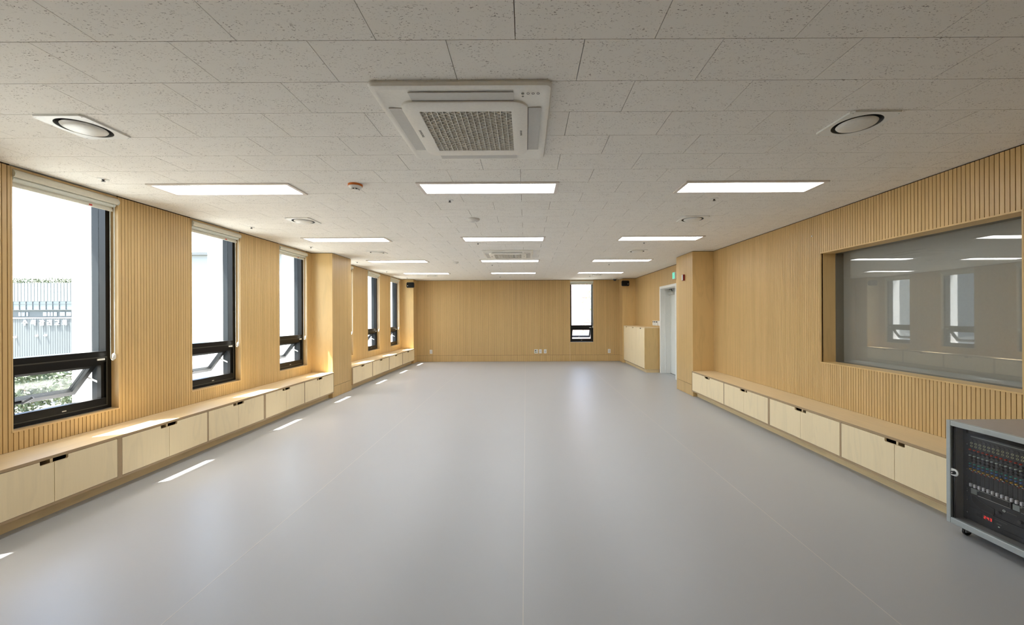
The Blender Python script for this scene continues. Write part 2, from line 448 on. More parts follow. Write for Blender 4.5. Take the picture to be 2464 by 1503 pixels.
# --- right wall
wr = thing('wall_right', 'birch slat wall around the interior studio window', 'wall', kind='structure')
bk = MB(); gapb = MB(); sm = MB()
bk.box(XR + SD, XR + SD + 0.012, YR, ST0, 0, CE + 0.12).box(XR + SD, XR + SD + 0.012, ST1, RC1[0], 0, CE + 0.12)
bk.box(XR + SD, XR + SD + 0.012, ST0, ST1, 0, SZ0 - 0.012).box(XR + SD, XR + SD + 0.012, ST0, ST1, SZ1 + 0.012, CE + 0.12)
bk.box(XRF + SD, XRF + SD + 0.012, RC1[1], DY0, 0, CE + 0.12).box(XRF + SD, XRF + SD + 0.012, DY1, RC2[0], 0, CE + 0.12).box(XRF + SD, XRF + SD + 0.012, DY0, DY1, DZ, CE + 0.12)
gapb.box(XR + SD, XR + SD - 0.002, YR, RC1[0], ZS, CE).box(XRF + SD, XRF + SD - 0.002, RC1[1], RC2[0], ZS, CE)
slats(wr, 'X', XR, 1, YR, 2.757, 0.0, ZS, 2.7596, [(ST0 - 0.0112, ST1 + 0.0112, SZ0 - 0.0122, SZ1 + 0.0122)], (2.3, 5.1), sm)
slats(wr, 'X', XR, 1, 2.757, RC1[0], ZT + 0.001, ZS, 2.7596, [(ST0 - 0.0112, ST1 + 0.0112, SZ0 - 0.0122, SZ1 + 0.0122)], (2.3, 5.1), sm)
slats(wr, 'X', XRF, 1, RC1[1], RC2[0], 0.0, ZS, 2.7596, [(DY0 - 0.002, DY1 + 0.002, -1, DZ), (10.33, 12.56, -1, 1.190)], None, sm)
bk.build('backing_board', 'backing', wr); gapb.build('gap_shade_strip', 'gap_shade', wr)
sm.build('slat_field', 'slat', wr)['kind'] = 'stuff'
# --- back wall
wbk = thing('wall_back', 'far end wall of vertical birch slats with one tall window', 'wall', kind='structure')
bk = MB(); sm = MB(); gapb = MB()
for p, q in clip((-4.0, 3.53), [(BWIN[0] - 0.0097, BWIN[1] + 0.0097)]): bk.box(p, q, YB + SD, YB + SD + 0.012, 0, CE + 0.12); gapb.box(p, q, YB + SD - 0.002, YB + SD, ZS, CE)
bk.box(BWIN[0], BWIN[1], YB + SD, YB + SD + 0.012, 0, SILL - 0.012)
slats(wbk, 'Y', YB, 1, CLX, CRX, 0.214, ZS, CLX, [(BWIN[0] - 0.01, BWIN[1] + 0.01, SILL - 0.012, 3.0)], None, sm)
bk.build('backing_board', 'backing', wbk); gapb.build('gap_shade_strip', 'gap_shade', wbk)
sm.build('slat_field', 'slat', wbk)['kind'] = 'stuff'
sm = MB(); bb = thing('baseboard_back', 'slatted skirting strip along the foot of the far wall', 'baseboard', kind='structure')
slats(bb, 'Y', YB, 1, CLX, CRX, 0.004, 0.208, CLX, (), None, sm)
sm.build('slat_field', 'slat', bb)['kind'] = 'stuff'
# --- rear wall behind the camera
w = bx('wall_rear', 'ply_panel', None, -4.1, 3.6, YR - 0.1, YR, 0, CE + 0.12); meta(w, 'plain plywood wall at the near end of the room', 'wall', kind='structure')
# --- columns
def column(label, xw, xf, y0, y1, sgn, back=False):
    """boxed column: xw wall side, xf slatted face, faces camera at y0. sgn=+1 when the slatted face looks +X"""
    t = thing('column', label, 'column', ((xw + xf) / 2, y0, 0), kind='structure')
    xs = xf - sgn * SD
    bx('side_panel', 'ply_panel', t, xw - sgn * 0.02, xf - sgn * 0.0005, y0, y0 + 0.012, 0.0, ZS)
    if not back: bx('side_panel', 'ply_panel', t, xw - sgn * 0.02, xf - sgn * 0.0005, y1 - 0.012, y1, 0.0, ZS)
    bx('core', 'backing', t, xw - sgn * 0.02, xs, y0 + 0.012, y1 - 0.012, 0.0, CE + 0.1)
    bx('gap_shade_strip', 'gap_shade', t, xw - sgn * 0.02, xs - sgn * 0.004, y0 + 0.010, y0 + 0.012, ZS, CE)
    sm = MB(); slats(t, 'X', xf, -sgn, y0 + 0.0125, y1 - (0 if back else 0.0125), 0.215, ZS, y0 + 0.0125, (), None, sm)
    sm.build('slat_field', 'slat', t)['kind'] = 'stuff'
    sm = MB(); slats(t, 'X', xf, -sgn, y0 + 0.0125, y1 - (0 if back else 0.0125), 0.004, 0.208, y0 + 0.0125, (), None, sm)
    sm.build('skirting_slats', 'slat', t)['kind'] = 'stuff'
column('slatted column between the left window bays, halfway down the room', XL, CLX, *LC1, +1)
column('slim slatted column in the far left corner', XL, CLX, *LC2, +1, True)
column('slatted column on the right, carrying a red alarm', XR, CRX, *RC1, -1)
column('slim column in the far right corner above the tall cabinet', XRF, CRX, *RC2, -1, True)

# ---------------------------------------------------------------- facade outside (gives the deep window reveals)
fac = thing('facade_wall', 'white rendered outer wall seen in the window reveals', 'wall', kind='structure')
fx0, fx1, fxm = -4.44, XL - SD - 0.012, -4.19
fw = MB(); fxi = -4.055
for p, q in clip((YR - 0.2, YB + 0.4), WIN_L): fw.box(fx0, fxi, p, q, -4, 3.4)
for p, q in clip((YR - 0.2, YB + 0.4), [(m - 0.0097, n + 0.0097) for m, n in WIN_L]): fw.box(fxi, fx1, p, q, -4, 3.4)
for p, q in WIN_L:
    fw.box(fx0, fxi, p, q, -4, SILL - 0.002).box(fxi, fx1, p - 0.0097, q + 0.0097, -4, SILL - 0.0125).box(fx0, fxm, p, q, 2.80, 3.4).box(fxm, fxi, p, q, HEAD + 0.0005, 3.4).box(fxi, fx1, p - 0.0097, q + 0.0097, HEAD + 0.0005, 3.4)
fw.build('render_wall', 'plaster', fac)
fb = MB(); fy0, fy1, fym = YB + SD + 0.012, YB + 0.40, YB + 0.2
for p, q in clip((fx1, 3.6), [BWIN]): fb.box(p, q, YB + 0.07, fy1, -4, 3.4)
for p, q in clip((fx1, 3.6), [(BWIN[0] - 0.0097, BWIN[1] + 0.0097)]): fb.box(p, q, fy0, YB + 0.07, -4, 3.4)
fb.box(BWIN[0], BWIN[1], YB + 0.07, fy1, -4, SILL - 0.002).box(BWIN[0] - 0.0097, BWIN[1] + 0.0097, fy0, YB + 0.07, -4, SILL - 0.0125).box(BWIN[0] - 0.0097, BWIN[1] + 0.0097, fy0, fy1, HEAD + 0.0005, 3.4)
fb.build('render_wall', 'plaster', fac)

# ---------------------------------------------------------------- windows: local frame: a = along wall, d = depth outward, z
def window(idx, label, a0, a1, to_world, glaze=True):
    t = thing('window_%d' % idx, label, 'window', to_world((a0 + a1) / 2, 0.07, SILL), kind='structure')
    def pt(*p): return to_world(*p)
    def B(mb, p0, p1, d0, d1, z0, z1):
        A, Bq = pt(p0, d0, z0), pt(p1, d1, z1); mb.box(A[0], Bq[0], A[1], Bq[1], A[2], Bq[2]); return mb
    D0, D1, D2 = 0.070, 0.135, 0.205           # room side of frame, glass, outer side
    st = 0.050; zb, zt = SILL + 0.008, HEAD - 0.024
    # inner plywood lining of the opening
    lin = MB()
    B(lin, a0 - 0.0095, a1 + 0.0095, -0.003, D0, SILL - 0.012, SILL); lin.build('sill_board', 'trim_ply', t)
    for p, q in ((a0 - 0.0095, a0), (a1, a1 + 0.0095)): B(MB(), p, q, -0.001, D0, SILL, HEAD).build('jamb_board', 'trim_ply', t)
    B(MB(), a0, a1, 0.004, D2, HEAD - 0.016, HEAD).build('head_board', 'trim_ply', t)
    zt = HEAD - 0.016
    for d0, d1, mat in ((D0, D1, 'black_frame'), (D1, D2, 'slate_frame')):
        B(MB(), a0, a0 + st, d0, d1, zb, zt).build('stile', mat, t); B(MB(), a1 - st, a1, d0, d1, zb, zt).build('stile', mat, t)
        B(MB(), a0 + st, a1 - st, d0, d1, zb, 0.742 if d0 == D0 else 0.700).build('bottom_rail', mat, t)
        B(MB(), a0 + st, a1 - st, d0, d1, zt - 0.05, zt).build('top_rail', mat, t)
        B(MB(), a0 + st, a1 - st, d0, d1, 1.085, 1.19).build('transom', mat, t)
    # inner rebate frame of the opening light
    for (p, q, z0, z1) in ((a0 + st, a0 + st + 0.022, 0.742, 1.085), (a1 - st - 0.032, a1 - st, 0.742, 1.085), (a0 + st + 0.022, a1 - st - 0.032, 1.058, 1.085)): B(MB(), p, q, D0 + 0.012, D0 + 0.050, z0, z1).build('rebate_frame', 'black_frame', t)
    # raised bead that frames the opening light on the room side
    bd = MB()
    for (p, q, z0, z1) in ((a0 + 0.012, a1 - 0.04, 1.128, 1.138), (a0 + 0.012, a1 - 0.04, 0.668, 0.676), (a1 - 0.048, a1 - 0.040, 0.676, 1.128), (a0 + 0.012, a0 + 0.020, 0.676, 1.128)): B(bd, p, q, D0 - 0.004, D0, z0, z1)
    bd.build('bead', 'seal', t)
    B(MB(), a1 - 0.128, a1 - 0.062, D0 - 0.0055, D0 - 0.004 + 0.004, 1.105, 1.122).build('sticker', 'white_plastic', t)
    B(MB(), (a0 + a1) / 2 - 0.016, (a0 + a1) / 2 + 0.016, D0 - 0.002, D0, 0.688, 0.697).build('sticker', 'steel', t)
    B(MB(), a0 + st, a1 - st, D1 - 0.004, D1 + 0.004, 1.19, zt - 0.05).build('pane', 'pane', t)
    # top hung sash, opened outward
    ang = math.radians(37); L = 0.368; hz, hd = 1.083, 0.165
    sa0, sa1 = a0 + st + 0.006, a1 - st - 0.006
    sd, cd = math.sin(ang), math.cos(ang)
    def sp(a, l, n): return pt(a, hd + l * sd - n * cd, hz - l * cd - n * sd)     # l down the sash, n toward the room
    def SB(p, q, l0, l1, n0, n1):
        mb = MB(); A = [sp(p, l0, n0), sp(p, l1, n0), sp(p, l1, n1), sp(p, l0, n1)]; Bq = [sp(q, l0, n0), sp(q, l1, n0), sp(q, l1, n1), sp(q, l0, n1)]
        return mb.loft([A, Bq])
    sash = SB(sa0, sa1, 0.0, 0.045, -0.02, 0.03).build('sash', 'sash_frame', t)
    SB(sa0, sa1, L - 0.045, L, -0.02, 0.03).build('sash_rail', 'sash_frame', sash)
    SB(sa0, sa0 + 0.045, 0.045, L - 0.045, -0.02, 0.03).build('sash_stile', 'sash_frame', sash)
    SB(sa1 - 0.045, sa1, 0.045, L - 0.045, -0.02, 0.03).build('sash_stile', 'sash_frame', sash)
    SB(sa0 + 0.045, sa1 - 0.045, 0.045, L - 0.045, 0.0, 0.006).build('sash_pane', 'pane', sash)
    m = (sa0 + sa1) / 2 - 0.10
    MB().bar(sp(m - 0.03, L - 0.02, 0.035), sp(m + 0.03, L - 0.02, 0.035), 0.02, 0.012).bar(sp(m + 0.02, L - 0.02, 0.045), sp(m + 0.055, L - 0.09, 0.06), 0.014, 0.018).build('handle', 'dark_grey', sash)
    for aa in (sa0 - 0.003, sa1 + 0.003):
        MB().bar(sp(aa, 0.17, -0.005), pt(aa, 0.125, 0.885), 0.004, 0.018).build('stay_arm', 'steel', t)
    return t
def blind(label, a0, a1, to_world, chain_a):
    t = thing('roller_blind', label, 'blind', to_world((a0 + a1) / 2, 0.03, HEAD - 0.02), 'rolled-up blinds at the window heads')
    def prism(mb, poly, p, q):          # poly of (d, z)
        return mb.loft([[to_world(p, d, z) for d, z in poly], [to_world(q, d, z) for d, z in poly]])
    zt = HEAD - 0.018
    cas = [(0.062, zt), (0.002, zt), (-0.014, zt - 0.012), (-0.022, zt - 0.032), (-0.018, zt - 0.050), (-0.006, zt - 0.060), (0.062, zt - 0.060)]
    prism(MB(), cas, a0 + 0.006, a1 - 0.006).build('casing', 'blind_cream', t, smooth=True)
    for p, q in ((a0 + 0.001, a0 + 0.006), (a1 - 0.006, a1 - 0.001)):
        prism(MB(), [(d + (0.003 if d > 0.05 else -0.002), z + (0.0 if z > zt - 0.01 else -0.004)) for d, z in cas], p, q).build('end_cap', 'blind_pale', t)
    prism(MB(), [(0.060, zt - 0.06), (0.012, zt - 0.06), (0.004, zt - 0.070), (0.012, zt - 0.084), (0.030, zt - 0.090), (0.060, zt - 0.084)], a0 + 0.012, a1 - 0.012).build('fabric_roll', 'blind_pale', t, smooth=True)
    prism(MB(), [(0.050, zt - 0.088), (0.044, zt - 0.088), (0.044, zt - 0.128), (0.050, zt - 0.128)], a0 + 0.014, a1 - 0.014).build('fabric_edge', 'blind_cream', t)
    prism(MB(), [(0.056, zt - 0.104), (0.038, zt - 0.104), (0.036, zt - 0.128), (0.056, zt - 0.128)], a0 + 0.012, a1 - 0.012).build('hem_bar', 'blind_cream', t)
    lab = a1 - 0.20
    prism(MB(), [(0.0362, zt - 0.108), (0.0345, zt - 0.108), (0.0345, zt - 0.122), (0.0362, zt - 0.122)], lab - 0.02, lab + 0.006).build('brand_label', 'red_label', t)
    zb = 1.13
    for d in (0.004, 0.044):
        MB().tube([to_world(chain_a, d, zt - 0.03), to_world(chain_a, d, zb)], 0.0028, 6).build('chain', 'blind_pale', t)
    MB().tube([to_world(chain_a, 0.024 + 0.020 * math.cos(x), zb - 0.03 * math.sin(x)) for x in [PI * i / 8 for i in range(9)]], 0.0028, 6).build('chain', 'blind_pale', t)
    c = to_world(chain_a, 0.012, zb + 0.008)
    MB().lathe(c[0], c[1], c[2], [(0.002, -0.034), (0.011, -0.026), (0.014, -0.008), (0.014, 0.010), (0.010, 0.024), (0.003, 0.030)], 12).build('chain_weight', 'white_plastic', t, smooth=True)
left_map = lambda a, d, z: (XL - d, a, z)
back_map = lambda a, d, z: (a, YB + d, z)
ORD = ['tall black window beside the camera, nearest on the left', 'tall black window nearest the camera with a church outside', 'second tall black window in the view on the left wall',
       'tall black window just before the left column', 'tall black window mostly hidden behind the left column', 'tall black window in the middle of the far left bay', 'tall black window nearest the far left corner']
for i, (p, q) in enumerate(WIN_L): window(i + 1, ORD[i], p, q, left_map)
window(8, 'single tall black window in the far end wall', BWIN[0], BWIN[1], back_map)
BO = ['cream roller blind over the window beside the camera', 'cream roller blind rolled up over the nearest visible left window', 'cream roller blind over the second visible left window', 'cream roller blind over the window before the left column',
      'cream roller blind half hidden behind the left column', 'cream roller blind over the middle window of the far bay', 'cream roller blind over the window by the far left corner']
for i, (p, q) in enumerate(WIN_L): blind(BO[i], p, q, left_map, q - 0.03)
blind('cream roller blind rolled up over the far end wall window', BWIN[0], BWIN[1], back_map, BWIN[1] - 0.02)

# ---------------------------------------------------------------- studio window in the right wall
sw = thing('window_9', 'wide fixed studio window with grey blind behind reflective glass', 'window', (XR, (ST0 + ST1) / 2, SZ0), kind='structure')
GXP = 3.655
for nm, d in (('sill_board', (XR - 0.006, GXP, ST0 - 0.011, ST1 + 0.011, SZ0 - 0.012, SZ0)), ('head_board', (XR - 0.006, GXP, ST0 - 0.011, ST1 + 0.011, SZ1, SZ1 + 0.012)),
              ('jamb_board', (XR - 0.006, GXP, ST1, ST1 + 0.011, SZ0, SZ1)), ('jamb_board', (XR - 0.006, GXP, ST0 - 0.011, ST0, SZ0, SZ1))):
    bx(nm, 'ply_panel', sw, *d)
bx('pane', 'studio_glass', sw, GXP, GXP + 0.008, ST0, ST1, SZ0, SZ1)
rv = MB()
rv.box(GXP + 0.008, 3.80, ST1, ST1 + 0.02, SZ0 - .02, SZ1 + .02).box(GXP + 0.008, 3.80, ST0 - 0.02, ST0, SZ0 - .02, SZ1 + .02).box(GXP + 0.008, 3.80, ST0, ST1, SZ0 - 0.03, SZ0 - 0.001).box(GXP + 0.008, 3.80, ST0, ST1, SZ1 + 0.001, SZ1 + 0.03)
rv.build('outer_reveal', 'rack_grey', sw)
bx('drawn_blind', 'blind_grey', sw, 3.752, 3.757, ST0, ST1, SZ0 - 0.01, SZ1 + 0.01)
bx('back_panel', 'dark_grey', sw, 3.80, 3.82, ST0 - .05, ST1 + .05, SZ0 - .05, SZ1 + .05)

# ---------------------------------------------------------------- door in the right wall
dr = thing('door_1', 'white steel door in a deep white frame beyond the right column', 'door', (XRF, (DY0 + DY1) / 2, 0), kind='structure')
fwid = 0.062
for nm, d in (('frame_jamb', (XRF - 0.014, 3.80, DY1 - fwid, DY1, 0, DZ)), ('frame_jamb', (XRF - 0.014, 3.80, DY0, DY0 + fwid, 0, DZ)), ('frame_head', (XRF - 0.014, 3.80, DY0 + fwid, DY1 - fwid, DZ - fwid, DZ))):
    bx(nm, 'white_metal', dr, *d, bevel=0.004)
for nm, d in (('stop', (3.62, 3.64, DY1 - fwid - 0.014, DY1 - fwid, 0, DZ - fwid)), ('stop', (3.62, 3.64, DY0 + fwid, DY1 - fwid, DZ - fwid - 0.014, DZ - fwid))): bx(nm, 'white_metal', dr, *d)
lf = bx('door_leaf', 'door_white', dr, 3.755, 3.80, DY0 + fwid, DY1 - fwid, 0.012, DZ - fwid - 0.004)
bx('threshold_gap', 'dark_void', dr, 3.76, 3.80, DY0 + fwid, DY1 - fwid, 0.0, 0.012)
MB().lathe(3.752, DY0 + 0.16, 1.0, [(0.028, 0), (0.028, -0.012), (0.012, -0.014), (0.012, -0.05), (0.026, -0.055), (0.026, -0.075), (0.015, -0.082)], 16, 'X').build('door_handle', 'steel', lf, smooth=True)
bx('closer_body', 'steel', dr, 3.70, 3.755, 9.90, 10.18, 2.035, 2.115, bevel=0.006)
MB().bar((3.73, 10.0, 2.125), (3.66, 9.86, 2.17), 0.02, 0.012).bar((3.66, 9.86, 2.17), (3.70, 10.12, 2.18), 0.02, 0.010).build('closer_arm', 'dark_grey', dr)
bx('closer_bracket', 'steel', dr, 3.68, 3.73, 10.08, 10.18, 2.165, 2.196)

# ---------------------------------------------------------------- storage benches
def bench_unit(label, y0, y1, pairs, xf, xw, s, group):
    """pairs: (door start, meeting line, door end). s=+1: front looks +X"""
    t = thing('storage_bench', label, 'cabinet', ((xf + xw) / 2, (y0 + y1) / 2, 0), group)
    e = 0.020; xi = xf - s * 0.0
    xb = xw + s * 0.003
    bx('bottom_panel', 'ply_edge', t, xb, xi, y0, y1, 0.100, 0.120)
    ys = [y0] + [ (a[2] + b[0]) / 2 for a, b in zip(pairs, pairs[1:]) ] + [y1]
    bx('side_panel', 'ply_edge_v', t, xb, xi, y0, y0 + e, 0.120, ZT - 0.0225); bx('side_panel', 'ply_edge_v', t, xb, xi, y1 - e, y1, 0.120, ZT - 0.0225)
    for m in ys[1:-1]: bx('divider', 'ply_edge_v', t, xb, xi, m - e / 2, m + e / 2, 0.120, ZT - 0.0225)
    bx('plinth', 'plinth_ply', t, xf - s * 0.100, xf - s * 0.118, y0, y1, 0.0, 0.100)
    for a, m, b in pairs:
        bx('partition', 'door_ply', t, xb, xf - s * 0.024, m - 0.009, m + 0.009, 0.121, ZT - 0.024)
        for lo, hi, side in ((a, m, 1), (m, b, -1)):
            lo2, hi2 = lo + 0.002, hi - 0.0015; z0, z1 = 0.1225, ZT - 0.0255; nw, nh, r = 0.088, 0.030, 0.010
            arc = [(-r + r * math.sin(k * PI / 8), r - r * math.cos(k * PI / 8)) for k in range(5)]   # quarter turn
            if side == 1: poly = [(lo2, z0), (hi2, z0), (hi2, z1 - nh)] + [(hi2 - nw + r - r * math.sin(k * PI / 8), z1 - nh + r - r * math.cos(k * PI / 8)) for k in range(5)] + [(hi2 - nw, z1), (lo2, z1)]
            else: poly = [(lo2, z0), (hi2, z0), (hi2, z1), (lo2 + nw, z1)] + [(lo2 + nw - r + r * math.cos(k * PI / 8), z1 - nh + r - r * math.sin(k * PI / 8)) for k in range(5)] + [(lo2, z1 - nh)]
            MB().prism(poly, xf - s * 0.0005, xf - s * 0.0185, 'X').build('door', 'door_ply', t)
    return t
def worktop(label, y0, y1, xf, xw, s):
    o = thing('bench_top', label, 'bench top', ((xf + xw) / 2, (y0 + y1) / 2, ZT - 0.022), 'birch bench tops along the walls')
    bx('top_board', 'top_ply', o, xw, xf - s * 0.001, y0, y1, ZT - 0.0222, ZT)
    bx('front_edge', 'ply_edge', o, xf - s * 0.001, xf, y0, y1, ZT - 0.0222, ZT - 0.0004)
LFX, RFX = -3.572, 3.072
GL, GL2, GR = 'low bench cabinets under the near left windows', 'low bench cabinets in the far left bay', 'low bench cabinets along the right wall'
bench_unit('birch bench cabinet at the lower left edge, nearest the camera', 1.53, 3.444, [(1.55, 2.01, 2.466), (2.486, 2.966, 3.424)], LFX, XL, 1, GL)
bench_unit('birch bench cabinet between the first and second visible left windows', 3.444, 5.358, [(3.464, 3.922, 4.390), (4.410, 4.872, 5.338)], LFX, XL, 1, GL)
bench_unit('birch bench cabinet ending against the left slatted column', 5.358, 7.287, [(5.378, 5.843, 6.315), (6.335, 6.79, 7.267)], LFX, XL, 1, GL)
worktop('long sunlit birch bench top under the near left windows', 1.53, 7.287, LFX, XL, 1)
for lab, a, m, b in (('small bench cabinet right behind the left column', 8.073, 8.57, 9.13), ('second small bench cabinet beyond the left column', 9.13, 9.675, 10.24),
                     ('third small bench cabinet beyond the left column', 10.24, 10.785, 11.34), ('last small bench cabinet by the far left corner', 11.34, 11.90, 12.548)):
    bench_unit(lab, a, b, [(a + 0.02, m, b - 0.02)], LFX, XL, 1, GL2)
worktop('birch bench top in the far left bay', 8.073, 12.548, LFX, XL, 1)
bench_unit('birch bench cabinet under the studio window beside the equipment rack', 2.765, 4.972, [(2.785, 3.278, 3.830), (3.850, 4.402, 4.952)], RFX, XR, -1, GR)
bench_unit('birch bench cabinet ending against the right slatted column', 4.972, 7.277, [(4.992, 5.55, 6.092), (6.112, 6.669, 7.257)], RFX, XR, -1, GR)
worktop('birch bench top under the studio window', 2.765, 4.9735, RFX, XR, -1)
worktop('birch bench top next to the right slatted column', 4.9745, 7.277, RFX, XR, -1)
# ---- tall cabinet by the door
tc = thing('tall_cabinet', 'waist-high three-door birch cabinet beside the white door', 'cabinet', ((3.123 + XRF) / 2, 11.44, 0))
cf, cy0, cy1, ct = 3.123, 10.332, 12.556, 1.190
bx('side_panel', 'ply_panel', tc, cf, XRF - 0.001, cy0, cy0 + 0.02, 0.09, ct - 0.020)
bx('side_panel', 'ply_panel', tc, cf, XRF - 0.001, cy1 - 0.02, cy1, 0.09, ct - 0.020)
bx('bottom_panel', 'ply_edge', tc, cf, XRF - 0.001, cy0 + 0.02, cy1 - 0.02, 0.09, 0.11)
bx('back_panel', 'backing', tc, XRF - 0.012, XRF - 0.001, cy0 + 0.02, cy1 - 0.02, 0.11, ct - 0.02)
bx('top_panel', 'top_ply', tc, cf - 0.001, XRF - 0.001, cy0, cy1, ct - 0.020, ct)
bx('plinth', 'plinth_ply', tc, cf + 0.05, cf + 0.068, cy0 + 0.02, cy1, 0.0, 0.09); bx('plinth', 'plinth_ply', tc, cf + 0.068, XRF - 0.001, cy0 + 0.02, cy0 + 0.038, 0.0, 0.09)
for lo, hi in ((10.353, 11.082), (11.082, 11.862), (11.862, 12.535)):
    m, nw, nh, z0, z1 = (lo + hi) / 2, 0.055, 0.028, 0.112, ct - 0.023
    poly = [(lo + .003, z0), (hi - .003, z0), (hi - .003, z1), (m + nw, z1), (m + nw, z1 - nh + .008), (m + nw - .008, z1 - nh), (m - nw + .008, z1 - nh), (m - nw, z1 - nh + .008), (m - nw, z1), (lo + .003, z1)]
    MB().prism(poly, cf + 0.0005, cf + 0.0185, 'X').build('door', 'door_ply', tc)

# ---------------------------------------------------------------- ceiling fixtures
ROWN = ['nearest', 'second', 'third', 'farthest']; COLN = ['left', 'centre', 'right']
for r, k in enumerate(LIGHT_ROWS):
    for c, (a, b) in enumerate(LIGHT_X):
        y0, y1 = rowY(k) - 0.012, rowY(k + 1) + 0.012
        t = thing('led_panel_light', 'long lit LED ceiling panel, %s column of the %s row' % (COLN[c], ROWN[r]), 'ceiling light', ((a + b) / 2, (y0 + y1) / 2, CE), 'LED ceiling panels')
        z0 = CE - 0.011; fr = 0.030
        for d in ((a, b, y0, y0 + fr), (a, b, y1 - fr, y1), (a, a + fr, y0 + fr, y1 - fr), (b - fr, b, y0 + fr, y1 - fr)): bx('frame', 'led_frame', t, *d, z0, CE)
        bx('diffuser', 'led', t, a + fr, b - fr, y0 + fr, y1 - fr, CE - 0.006, CE - 0.002)
        bx('housing', 'white_metal', t, a + 0.013, b - 0.013, rowY(k) + 0.002, rowY(k + 1) - 0.002, CE - 0.001, CE + 0.05)
DN = ['left of the nearest', 'right of the nearest', 'left of the second', 'right of the second', 'left of the third', 'right of the third', 'left of the farthest', 'right of the farthest']
for i, (x, k) in enumerate(DIFF):
    y = rowY(k) + 0.15; h = 0.152; R = 0.128
    t = thing('air_diffuser', 'square white vent plate with round dish, %s pair' % DN[i], 'air vent', (x, y, CE), 'round-dish ceiling diffusers')
    n = 48; zt, zb = CE, CE - 0.011
    sq = []; ci = []
    for j in range(n):
        a = 2 * PI * j / n + PI / n; c, s_ = math.cos(a), math.sin(a); m = h / max(abs(c), abs(s_))
        sq.append((x + c * m, y + s_ * m)); ci.append((x + R * c, y + R * s_))
    mb = MB()
    mb.loft([[(p[0], p[1], zb) for p in sq], [(p[0], p[1], zt) for p in sq], [(p[0], p[1], zt) for p in ci], [(p[0], p[1], zb) for p in ci], [(p[0], p[1], zb) for p in sq]], caps=False)
    mb.build('face_plate', 'white_metal', t)
    MB().lathe(x, y, CE, [(R - 0.001, -0.009), (R - 0.004, 0.002), (R - 0.012, 0.045), (R - 0.012, 0.07)], 40, caps=False).build('collar', 'grey_ring', t, smooth=True)
    MB().lathe(x, y, CE, [(R - 0.01, 0.068), (R - 0.01, 0.075)], 32).build('duct_throat', 'dark_void', t)
    MB().lathe(x, y, CE, [(0.004, -0.029), (0.050, -0.028), (0.085, -0.023), (0.100, -0.016), (0.105, -0.009), (0.099, -0.003), (0.02, -0.001)], 40).build('dish', 'white_plastic', t, smooth=True)
    for q in ((-1, -1), (1, -1), (-1, 1), (1, 1)):
        MB().lathe(x + q[0] * 0.135, y + q[1] * 0.135, CE - 0.012, [(0.004, 0.001), (0.003, -0.001)], 8).build('screw', 'steel', t)
